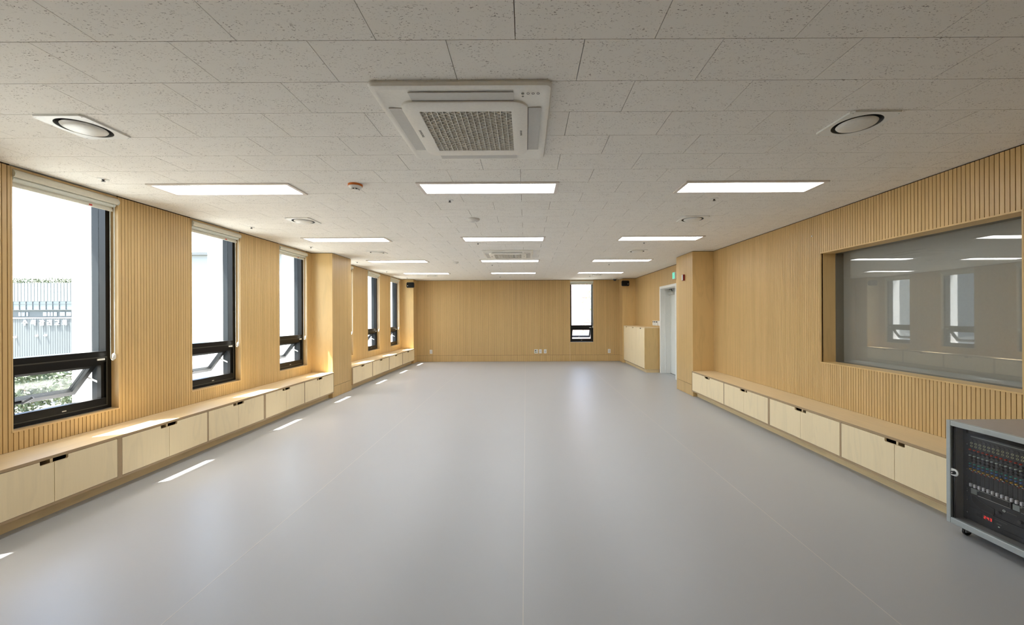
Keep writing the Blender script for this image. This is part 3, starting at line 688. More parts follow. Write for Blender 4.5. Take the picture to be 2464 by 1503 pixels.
# --- ceiling cassette air conditioners
def cassette(label, x0, y0):
    sz = 0.942; x1, y1 = x0 + sz, y0 + sz; cx, cy = (x0 + x1) / 2, (y0 + y1) / 2
    t = thing('air_conditioner', label, 'air conditioner', (cx, cy, CE), 'ceiling cassette air conditioners')
    def R(i, z, r): return [(p[0], p[1], z) for p in rrect(x0 + i, x1 - i, y0 + i, y1 - i, r, 6)]
    MB().loft([R(0.004, CE, 0.03), R(0.0, CE - 0.012, 0.032), R(0.006, CE - 0.026, 0.032), R(0.03, CE - 0.032, 0.03), R(0.036, CE - 0.030, 0.03), R(0.130, CE - 0.036, 0.07), R(0.215, CE - 0.036, 0.02), R(0.215, CE - 0.004, 0.02)], caps=False).build('outer_panel', 'warm_plastic', t, smooth=True)
    # centre plate with square intake opening
    a, b = 0.122, 0.213
    MB().loft([R(a + 0.006, CE - 0.030, 0.075), R(a, CE - 0.036, 0.075), R(a + 0.002, CE - 0.046, 0.075), R(a + 0.012, CE - 0.050, 0.07), R(b, CE - 0.050, 0.006), R(b, CE - 0.012, 0.006)], caps=False).build('centre_plate', 'warm_plastic', t, smooth=True)
    bx('intake_void', 'dark_void', t, x0 + b - 0.004, x1 - b + 0.004, y0 + b - 0.004, y1 - b + 0.004, CE - 0.006, CE - 0.002)
    bx('filter_mesh', 'filter', t, x0 + b, x1 - b, y0 + b, y1 - b, CE - 0.020, CE - 0.018)
    g0x, g1x, g0y, g1y = x0 + b, x1 - b, y0 + b, y1 - b; N, NJ = 16, 30; px = (g1x - g0x) / N; py = (g1y - g0y) / NJ
    gm = MB(); zt, zb = CE - 0.030, CE - 0.049
    for i in range(N + 1): gm.box(g0x + i * px - 0.0017, g0x + i * px + 0.0017, g0y, g1y, zb, zt)
    for j in range(NJ):
        for i in range(N):
            u = (i + j) % 2 == 0
            gm.bar((g0x + i * px, g0y + (j + (0 if u else 1)) * py, (zb + zt) / 2), (g0x + (i + 1) * px, g0y + (j + (1 if u else 0)) * py, (zb + zt) / 2), 0.0024, 0.013)
    gm.box(g0x, g1x, g0y - 0.002, g0y + 0.002, zb, zt).box(g0x, g1x, g1y - 0.002, g1y + 0.002, zb, zt)
    gm.build('intake_grille', 'warm_plastic', t)
    # four outlet vanes with dark slot beside the centre plate
    for sx, sy in ((0, -1), (0, 1), (-1, 0), (1, 0)):
        if sx == 0:
            yo = cy + sy * 0.385; q0, q1 = sorted((cy + sy * 0.349, cy + sy * 0.422)); s0, s1 = sorted((cy + sy * 0.3465, cy + sy * 0.351))
            bx('outlet_vane', 'vane', t, cx - 0.272, cx + 0.272, q0, q1, CE - 0.0385, CE - 0.0335); bx('outlet_slot', 'dark_void', t, cx - 0.272, cx + 0.272, s0, s1, CE - 0.0392, CE - 0.034)
        else:
            q0, q1 = sorted((cx + sx * 0.349, cx + sx * 0.422)); s0, s1 = sorted((cx + sx * 0.3465, cx + sx * 0.351))
            bx('outlet_vane', 'vane', t, q0, q1, cy - 0.272, cy + 0.272, CE - 0.0385, CE - 0.0335); bx('outlet_slot', 'dark_void', t, s0, s1, cy - 0.272, cy + 0.272, CE - 0.0392, CE - 0.034)
            if sx < 0: continue
            rb = MB()
            for j in range(5): rb.box(q0 + 0.010 + j * 0.0135, q0 + 0.012 + j * 0.0135, cy - 0.262, cy + 0.262, CE - 0.0400, CE - 0.0385)
            rb.build('vane_ribs', 'vane', t)
    # printed marks (read from below)
    down = Matrix(((0, 1, 0, 0), (1, 0, 0, 0), (0, 0, -1, 0), (0, 0, 0, 1)))
    for i, xx in enumerate((x1 - 0.150, x1 - 0.122, x1 - 0.096, x1 - 0.070)):
        MB().lathe(xx, y0 + 0.062, CE - 0.0372, [(0.008, 0.0008), (0.008, -0.0004)] if i == 0 else [(0.008, 0.0008), (0.008, -0.0004), (0.0055, -0.0004), (0.0055, 0.0008)], 16, caps=(i == 0)).build('indicator_icon', 'print_grey', t)
    MB().lathe(x1 - 0.150, y0 + 0.088, CE - 0.0372, [(0.006, 0.0008), (0.006, -0.0004)], 4).build('indicator_icon', 'print_grey', t)
    text_mesh('maker_logo', 'SAMSUNG', 0.021, 'print_grey', t, Matrix.Translation((x0 + 0.158, cy + 0.005, CE - 0.0504)) @ Matrix.Rotation(PI / 2, 4, 'Z') @ Matrix.Rotation(PI, 4, 'X'))
    pm = MB()
    for yy, hh in ((-0.028, 0.016), (-0.008, 0.010), (0.006, 0.012), (0.022, 0.014)): pm.box(x1 - 0.170, x1 - 0.158, cy + yy, cy + yy + hh * 0.55, CE - 0.0506, CE - 0.0498)
    pm.box(x1 - 0.164, x1 - 0.162, cy - 0.03, cy + 0.03, CE - 0.0506, CE - 0.0498); pm.build('side_print', 'print_grey', t)
cassette('large ceiling cassette air conditioner with lattice grille nearest the camera', -0.803, 1.972)
cassette('distant ceiling cassette air conditioner behind the second centre light', -0.803, 7.062)
# --- detectors
def detector(label, x, y, base, r, vents=True, low=1.0):
    t = thing('smoke_detector', label, 'smoke detector', (x, y, CE), 'ceiling detectors')
    MB().lathe(x, y, CE, [(r, 0.0), (r, -0.017 * low), (r * 0.97, -0.018 * low)], 32).build('base', base, t, smooth=True)
    MB().lathe(x, y, CE, [(r * 0.94, -0.018 * low), (r * 0.92, -0.024 * low), (r * 0.62, -0.036 * low), (r * 0.60, -0.040 * low)], 32).build('body', 'white_plastic', t, smooth=True)
    if vents:
        MB().lathe(x, y, CE, [(r * 0.52, -0.039), (r * 0.52, -0.050)], 24).build('sensor_chamber', 'black_plastic', t)
        pv = MB()
        for i in range(8):
            a = 2 * PI * i / 8 + 0.3; pv.bar((x + r * 0.55 * math.cos(a), y + r * 0.55 * math.sin(a), CE - 0.039), (x + r * 0.55 * math.cos(a), y + r * 0.55 * math.sin(a), CE - 0.051), 0.008, 0.006)
        pv.build('cage_posts', 'white_plastic', t)
        MB().lathe(x, y, CE, [(r * 0.60, -0.050), (r * 0.58, -0.054), (r * 0.2, -0.057)], 24).build('cap', 'white_plastic', t, smooth=True)
    else: MB().lathe(x, y, CE, [(r * 0.3, -0.040 * low), (r * 0.28, -0.042 * low)], 20).build('cap', 'vane', t, smooth=True)
detector('white smoke detector with an orange base between the first lights', -1.53, 3.53, 'orange', 0.062)
detector('round white detector in the middle of the ceiling', -0.643, 4.80, 'white_plastic', 0.082, False, 0.9)
detector('small round white detector far down the ceiling', -1.528, 8.60, 'white_plastic', 0.055, False, 1.0)
# --- sprinklers
SPK = [(-3.617, 3.36, 'beside the nearest visible left window'), (-3.62, 5.18, 'beside the second visible left window'), (-3.645, 6.66, 'beside the window before the left column'), (-3.66, 8.52, 'just behind the left column'),
       (-3.66, 10.33, 'above the middle of the far left bay'), (-3.645, 12.04, 'close to the far left speaker')]
for i, r in enumerate(ROWN):
    SPK += [(-0.775, (4.02, 6.39, 9.10, 11.87)[i], 'just beyond the %s centre light' % r), (1.93, (4.01, 6.39, 9.08, 11.82)[i], 'just beyond the %s right light' % r)]
for x, y, where in SPK:
    t = thing('sprinkler', 'tiny ceiling sprinkler head ' + where, 'sprinkler', (x, y, CE), 'ceiling sprinkler heads')
    MB().lathe(x, y, CE, [(0.038, 0.0), (0.036, -0.004), (0.016, -0.006)], 20).build('escutcheon', 'white_metal', t, smooth=True)
    MB().lathe(x, y, CE, [(0.010, -0.004), (0.010, -0.010), (0.005, -0.013), (0.005, -0.017), (0.014, -0.019), (0.014, -0.021)], 14).build('head', 'dark_grey', t, smooth=True)
# --- dome camera
t = thing('security_camera', 'small white security camera on the ceiling before the far right speaker', 'camera', (2.83, 12.45, CE))
MB().lathe(2.83, 12.45, CE, [(0.075, 0), (0.075, -0.03), (0.066, -0.036)], 24).build('base', 'white_plastic', t, smooth=True)
MB().lathe(2.83, 12.45, CE, [(0.050, -0.034), (0.050, -0.055), (0.042, -0.075), (0.022, -0.090), (0.004, -0.094)], 20).build('dome', 'dark_grey', t, smooth=True)

# ---------------------------------------------------------------- wall devices
def speaker(label, cx, cz, y0, sgn):
    t = thing('wall_speaker', label, 'speaker', (cx, y0, cz), 'black wall speakers')
    MB().loft([[(p[0], y, p[1]) for p in rrect(cx - 0.122 + i, cx + 0.122 - i, cz - 0.087 + i, cz + 0.087 - i, 0.036, 5)] for y, i in ((y0 + 0.13, 0.030), (y0 + 0.06, 0.004), (y0 + 0.015, 0.0), (y0, 0.010))]).build('cabinet', 'black_plastic', t, smooth=True)
    MB().loft([[(p[0], y, p[1]) for p in rrect(cx - 0.108, cx + 0.108, cz - 0.073, cz + 0.073, 0.028, 5)] for y in (y0 + 0.002, y0 - 0.004)]).build('grille', 'speaker_grille', t)
    bx('badge', 'white_plastic', t, cx - sgn * 0.078 - 0.009, cx - sgn * 0.078 + 0.009, y0 - 0.0055, y0 - 0.004, cz - 0.032, cz - 0.014)
    bx('bracket', 'black_plastic', t, cx - 0.02, cx + 0.02, y0 + 0.11, 12.551, cz - 0.03, cz + 0.03)
speaker('black speaker mounted in the far left corner', -3.64, 2.50, 12.35, 1)
speaker('black speaker mounted in the far right corner', 3.143, 2.522, 12.35, -1)
t = thing('fire_alarm', 'dark red strobe alarm box on the right column', 'alarm', (CRX, 7.66, 2.18))
bx('body', 'red_body', t, CRX - 0.036, CRX, 7.627, 7.694, 2.183, 2.302, bevel=0.004)
bx('strobe_lens', 'exit_white', t, CRX - 0.041, CRX - 0.0362, 7.634, 7.688, 2.192, 2.296, bevel=0.002)
t = thing('exit_sign', 'small green running-man exit sign above the white door', 'sign', (XRF, 9.175, 2.36))
bx('housing', 'exit_white', t, 3.458, XRF - 0.001, 9.10, 9.255, 2.355, 2.517, bevel=0.004)
bx('sign_face', 'exit_green', t, 3.455, 3.458, 9.112, 9.243, 2.368, 2.505)
pm = MB(); fy = lambda u: 9.243 - u * 0.131; fz = lambda v: 2.368 + v * 0.137
def lim(a, b, w=0.011): pm.bar((3.4545, fy(a[0]), fz(a[1])), (3.4545, fy(b[0]), fz(b[1])), 0.001 if False else w, w) if False else pm.loft([[(x, fy(a[0]) + dy, fz(a[1]) + dz) for x, dy, dz in q] if e == 0 else [(x, fy(b[0]) + dy, fz(b[1]) + dz) for x, dy, dz in q] for e, q in ((0, [(3.4542, 0, -w / 2), (3.4542, 0, w / 2), (3.4549, 0, w / 2), (3.4549, 0, -w / 2)]), (1, [(3.4542, 0, -w / 2), (3.4542, 0, w / 2), (3.4549, 0, w / 2), (3.4549, 0, -w / 2)]))])
lim((0.50, 0.72), (0.42, 0.42), 0.022); lim((0.42, 0.42), (0.60, 0.30)); lim((0.60, 0.30), (0.56, 0.10)); lim((0.42, 0.42), (0.30, 0.22)); lim((0.30, 0.22), (0.14, 0.20)); lim((0.52, 0.70), (0.70, 0.56)); lim((0.48, 0.70), (0.30, 0.58))
pm.lathe(3.4549, fy(0.58), fz(0.86), [(0.010, 0.0), (0.010, -0.0007)], 12, 'X'); pm.build('running_man', 'exit_white', t)
t = thing('wall_fixing', 'tiny white square fixing high on the right slats', 'fixing', (XR, 4.774, 2.45))
bx('plate', 'white_plastic', t, XR - 0.004, XR, 4.766, 4.782, 2.455, 2.471, bevel=0.001); bx('button', 'exit_white', t, XR - 0.006, XR - 0.004, 4.770, 4.778, 2.459, 2.467)
# switches by the door
SWL = ['small white wall thermostat farthest from the white door', 'second white wall thermostat left of the door', 'third white wall thermostat left of the door', 'plain white light switch right beside the door frame']
for i, (a, b) in enumerate(((10.845, 10.748), (10.720, 10.600), (10.575, 10.440), (10.400, 10.292))):
    t = thing('wall_controller', SWL[i], 'switch', (XRF, (a + b) / 2, 1.235), 'white controls by the door')
    bx('plate', 'white_plastic', t, XRF - 0.016, XRF, b, a, 1.236, 1.364, bevel=0.003)
    if i < 3: bx('display', 'dark_grey', t, XRF - 0.0172, XRF - 0.016, b + 0.02, a - 0.02, 1.315, 1.350)
    else: bx('rocker', 'warm_plastic', t, XRF - 0.0185, XRF - 0.016, b + 0.022, a - 0.022, 1.262, 1.340)
# sockets on the far wall
def plate(name, label, cat, x0, x1, kind):
    t = thing(name, label, cat, ((x0 + x1) / 2, YB, 0.268), 'white plates low on the far wall')
    z0, z1 = 0.268, 0.402; y = YB - 0.010
    bx('cover', 'white_plastic', t, x0, x1, y, YB, z0, z1, bevel=0.003)
    def disc(x, z, r, mat, nm): MB().lathe(x, y, z, [(r, 0.0), (r, -0.002), (r * 0.8, -0.0022)], 16, 'Y').build(nm, mat, t)
    c = (x0 + x1) / 2
    if kind == 'double':
        disc(x0 + 0.038, z1 - 0.040, 0.020, 'black_plastic', 'jack'); disc(x0 + 0.038, z0 + 0.042, 0.020, 'green_cap', 'jack')
        disc(x0 + 0.085, z1 - 0.038, 0.015, 'print_grey', 'jack'); disc(x0 + 0.085, z0 + 0.042, 0.017, 'print_grey', 'jack')
    elif kind == 'socket':
        for z in (z1 - 0.042, z0 + 0.042):
            disc(c, z, 0.021, 'vane', 'socket_well')
            for q in (-1, 1): MB().lathe(c + q * 0.009, y - 0.002, z, [(0.003, 0), (0.003, -0.0012)], 8, 'Y').build('pin_hole', 'dark_grey', t)
    elif kind == 'tv': disc(c, z1 - 0.048, 0.010, 'steel', 'jack'); bx('module', 'vane', t, x0 + 0.02, x1 - 0.02, y - 0.001, y, z0 + 0.03, z1 - 0.03)
    else: bx('module', 'vane', t, x0 + 0.02, x1 - 0.02, y - 0.001, y, z0 + 0.03, z1 - 0.03); disc(c, z0 + 0.046, 0.010, 'print_grey', 'jack')
plate('audio_plate', 'square white plate with black and green jacks on the far wall', 'socket', 0.273, 0.397, 'double')
plate('antenna_plate', 'narrow white plate between two others, mid far wall', 'socket', 0.434, 0.520, 'tv')
plate('data_plate', 'white data plate, rightmost of the group of three', 'socket', 0.592, 0.680, 'data')
plate('power_socket', 'double power socket at the right end of the far wall', 'socket', 2.712, 2.800, 'socket')
plate('power_socket', 'double power socket at the left end of the far wall', 'socket', -3.190, -3.104, 'socket')

# ---------------------------------------------------------------- equipment rack
RX0, RX1, RY0, RY1, RZ0, RZ1 = 2.930, 3.470, 2.165, 2.742, 0.068, 0.775
rk = thing('equipment_rack', 'silver framed audio rack on castors at the right edge', 'equipment rack', (3.2, (RY0 + RY1) / 2, 0))
def ringbars(mb, x0, x1):
    pass
fr, fz_ = 0.027, 0.036
for nm, d in (('front_upright', (RX0, RX0 + 0.03, RY1 - fr, RY1, RZ0, RZ1)), ('front_upright', (RX0, RX0 + 0.03, RY0, RY0 + fr, RZ0, RZ1)),
              ('front_top_rail', (RX0, RX0 + 0.03, RY0 + fr, RY1 - fr, RZ1 - fz_, RZ1)), ('front_bottom_rail', (RX0, RX0 + 0.03, RY0 + fr, RY1 - fr, RZ0, RZ0 + 0.040))):
    bx(nm, 'rack_silver', rk, *d, bevel=0.004)
bx('side_panel', 'rack_grey', rk, RX0 + 0.03, RX1, RY1 - 0.022, RY1 - 0.004, RZ0 + 0.01, RZ1 - 0.004); bx('side_panel', 'rack_grey', rk, RX0 + 0.03, RX1, RY0 + 0.004, RY0 + 0.022, RZ0 + 0.01, RZ1 - 0.004)
bx('top_panel', 'rack_top', rk, RX0 + 0.03, RX1, RY0 + 0.002, RY1 - 0.002, RZ1 - 0.004, RZ1, bevel=0.0015); bx('base_panel', 'rack_grey', rk, RX0 + 0.03, RX1, RY0 + 0.022, RY1 - 0.022, RZ0 + 0.01, RZ0 + 0.034)
bx('back_panel', 'rack_black', rk, RX1 - 0.01, RX1, RY0 + 0.022, RY1 - 0.022, RZ0 + 0.034, RZ1 - 0.004)
GXF = 3.022                                            # front plane of the mounted gear
GY1, GY0 = 2.700, 2.206
for y0, y1 in ((RY1 - 0.040, RY1 - 0.022), (RY0 + 0.022, RY0 + 0.040)): bx('mounting_rail', 'rack_black', rk, GXF + 0.004, GXF + 0.02, y0, y1, RZ0 + 0.034, RZ1 - 0.01)
pane = bx('door_pane', 'smoked', rk, RX0 + 0.012, RX0 + 0.015, RY0 + fr, RY1 - fr, RZ0 + 0.04, RZ1 - fz_)
for y in (RY1 - fr - 0.012, RY1 - fr - 0.005): bx('door_channel', 'rack_black', rk, RX0 + 0.016, RX0 + 0.024, y, y + 0.003, RZ0 + 0.04, RZ1 - fz_)
lk = MB().prism([(RY1 - fr + 0.002, 0.398), (RY1 - fr + 0.002, 0.446)] + [(RY1 - fr - 0.024 - 0.020 * math.sin(k * PI / 8), 0.422 + 0.024 * math.cos(k * PI / 8)) for k in range(9)], RX0 + 0.006, RX0 + 0.0115, 'X').build('lock_plate', 'white_metal', rk)
MB().lathe(RX0 + 0.006, RY1 - fr - 0.020, 0.422, [(0.012, 0), (0.012, -0.014), (0.009, -0.016)], 16, 'X').build('lock_knob', 'black_plastic', lk, smooth=True)
MB().lathe(RX0 - 0.010, RY1 - fr - 0.020, 0.422, [(0.0045, 0), (0.0045, -0.0015)], 10, 'X').build('keyhole', 'chrome', lk)
for cxx, cyy in ((RX0 + 0.075, RY1 - 0.06), (RX0 + 0.075, RY0 + 0.06), (RX1 - 0.07, RY1 - 0.06), (RX1 - 0.07, RY0 + 0.06)):
    cs = MB().lathe(cxx, cyy, 0.0, [(0.022, RZ0 + 0.012), (0.022, RZ0 - 0.002), (0.012, RZ0 - 0.010)], 14).box(cxx - 0.02, cxx + 0.02, cyy - 0.013, cyy - 0.010, 0.022, RZ0).box(cxx - 0.02, cxx + 0.02, cyy + 0.010, cyy + 0.013, 0.022, RZ0).build('castor', 'chrome', rk)
    MB().lathe(cxx, cyy, 0.0262, [(0.018, -0.010), (0.026, -0.007), (0.026, 0.007), (0.018, 0.010)], 20, 'Y').build('wheel', 'black_plastic', cs, smooth=True)
# --- mixer
mx = thing('audio_mixer', 'black rack mixer with rows of coloured knobs behind smoked glass', 'mixer', (GXF, (GY0 + GY1) / 2, 0.335))
bx('front_panel', 'rack_black', mx, GXF, GXF + 0.02, GY0, GY1, 0.336, 0.690); bx('chassis', 'black_plastic', mx, GXF + 0.02, GXF + 0.12, GY0 + 0.02, GY1 - 0.02, 0.340, 0.685)
bx('top_trim', 'receiver_grey', mx, GXF - 0.003, GXF, GY0 + 0.03, GY1 - 0.032, 0.676, 0.682)
NCH = 18; CP = 0.0249; ch = lambda i: 2.665 - i * CP
def row(nm, mat, z, r, h, i0=0, dy=0.0, n=14):
    mb = MB()
    for i in range(i0, NCH): mb.lathe(GXF, ch(i) + dy, z, [(r, 0), (r * 0.92, -h), (r * 0.6, -h - 0.001)], n, 'X')
    o = mb.build(nm, mat, mx); o['kind'] = 'stuff'
row('mic_inputs', 'knob_black', 0.653, 0.0100, 0.003)
for z in (0.634, 0.614):
    mb = MB()
    for i in range(NCH): mb.lathe(GXF, ch(i), z, [(0.0068, 0), (0.0068, -0.003), (0.0045, -0.003), (0.0045, 0)], 12, 'X', caps=False)
    mb.build('jack_rings', 'ring_cream', mx)['kind'] = 'stuff'
row('gain_knobs', 'knob_red', 0.589, 0.0050, 0.010, dy=0.006); row('eq_knobs', 'knob_black', 0.570, 0.0085, 0.012)
row('level_knobs', 'knob_white', 0.549, 0.0046, 0.010, dy=0.006); row('eq_knobs', 'knob_black', 0.532, 0.0085, 0.012); row('eq_knobs', 'knob_black', 0.513, 0.0085, 0.012)
row('aux_knobs', 'knob_teal', 0.494, 0.0046, 0.010, dy=0.005); row('effect_knobs', 'knob_blue', 0.476, 0.0046, 0.010, dy=0.005); row('pan_knobs', 'knob_yellow', 0.457, 0.0048, 0.010, dy=0.004)
mb = MB(); mr = MB(); tr = MB(); tk = MB()
for i in range(NCH):
    mb.box(GXF - 0.003, GXF, ch(i) - 0.004, ch(i) + 0.004, 0.4455, 0.4490); mr.box(GXF - 0.003, GXF, ch(i) - 0.010, ch(i) - 0.005, 0.440, 0.4445)
    tr.box(GXF - 0.0008, GXF, ch(i) - 0.0016, ch(i) + 0.0016, 0.350, 0.437)
    for j in range(9): tk.box(GXF - 0.0007, GXF, ch(i) - 0.011, ch(i) - 0.004, 0.356 + j * 0.0095, 0.3566 + j * 0.0095)
mb.build('mute_buttons', 'white_plastic', mx)['kind'] = 'stuff'; mr.build('led_buttons', 'knob_red', mx)['kind'] = 'stuff'
tr.build('fader_slots', 'dark_void', mx)['kind'] = 'stuff'; tk.build('scale_marks', 'print_grey', mx)['kind'] = 'stuff'
fc = MB(); fc.box(-0.014, 0, -0.0062, 0.0062, -0.0115, 0.0115); bmesh.ops.bevel(fc.bm, geom=list(fc.bm.edges), offset=0.002, segments=1, affect='EDGES')
bmesh.ops.recalc_face_normals(fc.bm, faces=list(fc.bm.faces)); fme = bpy.data.meshes.new('fader_cap'); fc.bm.to_mesh(fme); fc.bm.free(); fme.materials.append(MATS['fader_cap'])
for i in range(NCH): place('fader_cap', fme, (GXF, ch(i), 0.351), mx)
cab = [(GXF - 0.01, ch(9) + 0.004, 0.575), (GXF - 0.03, ch(8) + 0.010, 0.560), (GXF - 0.036, ch(8) + 0.012, 0.52), (GXF - 0.032, ch(8) + 0.006, 0.475), (GXF - 0.02, ch(9) + 0.004, 0.45), (GXF - 0.008, ch(10), 0.445)]
MB().tube(cab, 0.0022, 6).build('patch_cable', 'black_plastic', mx, smooth=True)
# --- receivers, amplifier, power unit
for lab, a, b in (('left wireless receiver on the thin shelf under the mixer', 2.668, 2.450), ('second wireless receiver under the mixer, partly out of frame', 2.440, 2.225)):
    t = thing('wireless_receiver', lab, 'receiver', (GXF, (a + b) / 2, 0.290), 'half-width wireless receivers')
    bx('case', 'rack_black', t, GXF, GXF + 0.12, b, a, 0.292, 0.332); bx('end_cover', 'receiver_grey', t, GXF - 0.004, GXF, a - 0.036, a - 0.001, 0.294, 0.330)
    bx('display', 'dark_grey', t, GXF - 0.002, GXF, a - 0.115, a - 0.052, 0.299, 0.326); bx('control_field', 'black_plastic', t, GXF - 0.002, GXF, b + 0.012, a - 0.118, 0.297, 0.327)
    for z in (0.2925, 0.3315): bx('trim_line', 'vane', t, GXF - 0.003, GXF, b + 0.003, a - 0.04, z - 0.001, z + 0.001)
    MB().lathe(GXF - 0.002, a - 0.045, 0.326, [(0.004, 0), (0.004, -0.006)], 10, 'X').build('power_knob', 'receiver_grey', t)
bx('shelf_ear', 'rack_black', rk, GXF + 0.001, GXF + 0.006, GY1 - 0.030, GY1, 0.291, 0.334)
am = thing('power_amplifier', 'black two-unit power amplifier with curved grille', 'amplifier', (GXF, (GY0 + GY1) / 2, 0.200))
bx('front_panel', 'rack_black', am, GXF, GXF + 0.02, GY0, GY1, 0.203, 0.2895); bx('chassis', 'black_plastic', am, GXF + 0.02, GXF + 0.30, GY0 + 0.02, GY1 - 0.02, 0.205, 0.288)
MB().prism([(2.668, 0.283), (2.640, 0.282), (2.600, 0.262), (2.535, 0.246), (2.535, 0.214), (2.600, 0.214), (2.650, 0.232), (2.664, 0.252)], GXF - 0.003, GXF, 'X').build('vent_grille', 'black_plastic', am)
MB().tube([(GXF - 0.002, y, z) for y, z in ((2.640, 0.284), (2.615, 0.268), (2.580, 0.255), (2.535, 0.246))], 0.003, 6).build('grille_rim', 'dark_grey', am)
MB().tube([(GXF - 0.002, y, z) for y, z in ((2.668, 0.280), (2.660, 0.245), (2.640, 0.226), (2.600, 0.212), (2.540, 0.206))], 0.003, 6).build('grille_rim', 'dark_grey', am)
for y in (2.510, 2.400): MB().lathe(GXF, y, 0.236, [(0.012, 0), (0.011, -0.014), (0.008, -0.015)], 16, 'X').build('volume_knob', 'knob_black', am, smooth=True)
MB().lathe(GXF, 2.486, 0.262, [(0.0075, 0), (0.0075, -0.001), (0.004, -0.001), (0.004, 0)], 16, 'X', caps=False).build('emblem', 'knob_white', am)
lt = MB()
for i in range(8): lt.box(GXF - 0.0008, GXF, 2.472 - i * 0.0066 - 0.0046, 2.472 - i * 0.0066, 0.259, 0.264 + (0.0 if i % 3 else 0.001))
lt.build('lettering', 'print_grey', am)
pw = thing('power_sequencer', 'power distribution unit with red lit digits at the bottom of the rack', 'power unit', (GXF, (GY0 + GY1) / 2, 0.105))
bx('front_panel', 'rack_black', pw, GXF, GXF + 0.02, GY0, GY1, 0.108, 0.200); bx('chassis', 'black_plastic', pw, GXF + 0.02, GXF + 0.2, GY0 + 0.02, GY1 - 0.02, 0.110, 0.198)
bx('switch_well', 'dark_grey', pw, GXF - 0.003, GXF, 2.608, 2.645, 0.152, 0.186); bx('switch_rocker', 'black_plastic', pw, GXF - 0.006, GXF - 0.003, 2.614, 2.632, 0.158, 0.178)
bx('display_window', 'dark_grey', pw, GXF - 0.002, GXF, 2.545, 2.602, 0.146, 0.184)
SEG = {'2': 'abged', '4': 'fgbc', '3': 'abgcd'}
for n, dg in enumerate('243'):
    y = 2.593 - n * 0.0165; z = 0.160; w, h = 0.010, 0.018; mb = MB()
    for sgm in SEG[dg]:
        x0_, x1_ = GXF - 0.003, GXF - 0.002; th = 0.0022
        if sgm == 'a': mb.box(x0_, x1_, y - w, y, z + h - th, z + h)
        if sgm == 'g': mb.box(x0_, x1_, y - w, y, z + h / 2 - th / 2, z + h / 2 + th / 2)
        if sgm == 'd': mb.box(x0_, x1_, y - w, y, z, z + th)
        if sgm == 'f': mb.box(x0_, x1_, y - th, y, z + h / 2, z + h)
        if sgm == 'e': mb.box(x0_, x1_, y - th, y, z, z + h / 2)
        if sgm == 'b': mb.box(x0_, x1_, y - w, y - w + th, z + h / 2, z + h)
        if sgm == 'c': mb.box(x0_, x1_, y - w, y - w + th, z, z + h / 2)
    mb.build('lit_digit', 'digit_red', pw)
bx('print_line', 'print_grey', pw, GXF - 0.001, GXF, 2.470, 2.535, 0.183, 0.185); bx('print_line', 'print_grey', pw, GXF - 0.001, GXF, 2.500, 2.525, 0.160, 0.164)
bx('power_led', 'knob_white', pw, GXF - 0.003, GXF, 2.508, 2.516, 0.142, 0.148); bx('button_strip', 'dark_grey', pw, GXF - 0.002, GXF, 2.230, 2.490, 0.122, 0.140)
sc = MB()
for z in (0.62, 0.56, 0.45, 0.40, 0.365, 0.30, 0.315, 0.24, 0.255, 0.155): sc.lathe(GXF, GY1 - 0.010, z, [(0.004, 0), (0.004, -0.003), (0.002, -0.0035)], 8, 'X')
sc.build('mounting_screws', 'chrome', rk)['kind'] = 'stuff'

# ---------------------------------------------------------------- outside
GZ = -12.0
g = bx('ground', 'asphalt', None, -220, 160, -60, 240, GZ - 0.5, GZ); meta(g, 'street level ground far below the windows', 'ground', kind='structure')
def at(u, v, Y): return ((u - PX) / F_PX * Y, 1.51 + (PY + 5.0 - v) / F_PX * Y)
YC = 70.0
chx0, chx1 = -112.0, -70.0
ch_ = thing('church_building', 'grey ribbed church building seen through the nearest window', 'building', ((chx0 + chx1) / 2, YC, GZ))
zr, zg, zw, zl = (at(100, v, YC)[1] for v in (680, 724.5, 745, 764))
bx('upper_wall', 'cladding_pale', ch_, chx0, chx1, YC, YC + 20, zg, zr); bx('glazed_band', 'far_glass', ch_, chx0, chx1, YC + 0.1, YC + 20, zw, zg)
bx('window_band', 'far_dark', ch_, chx0, chx1, YC + 0.25, YC + 20, zl, zw); bx('lower_wall', 'cladding', ch_, chx0, chx1, YC - 0.2, YC + 20, GZ, zl); bx('ledge', 'letter_white', ch_, chx0, chx1, YC - 0.35, YC - 0.2, zl - 0.1, zl + 0.06)
rb = MB(); x = chx0
while x < chx1: rb.box(x, x + 0.05, YC - 0.025, YC, zg, zr); x += 0.59
rb.build('cladding_seams', 'rib', ch_)['kind'] = 'stuff'
rb = MB(); x = chx0
while x < chx1: rb.box(x, x + 0.05, YC - 0.225, YC - 0.2, GZ, zl - 0.1); x += 0.42
rb.build('cladding_ribs', 'rib', ch_)['kind'] = 'stuff'
x = chx0
while x < chx1: bx('mullion', 'rib', ch_, x, x + 0.07, YC, YC + 0.1, zw, zg); x += 1.19
bx('transom_bar', 'rib', ch_, chx0, chx1, YC, YC + 0.1, zg - 0.50, zg - 0.43); bx('transom_bar', 'rib', ch_, chx0, chx1, YC - 0.02, YC + 0.1, zw - 0.05, zw + 0.05)
for u0, u1 in ((40, 45), (47, 50), (51, 55), (59, 63), (99, 108), (110, 116), (117.5, 123), (125, 133), (140, 152), (155, 167)):
    a = at(u0, 750, YC); b = at(u1, 760, YC); w_ = bx('window', 'far_glass', ch_, a[0], b[0], YC + 0.17, YC + 0.25, b[1], a[1]); bx('pane', 'letter_white', w_, a[0] + 0.06, b[0] - 0.06, YC + 0.14, YC + 0.17, b[1] + 0.1, a[1] - 0.1)
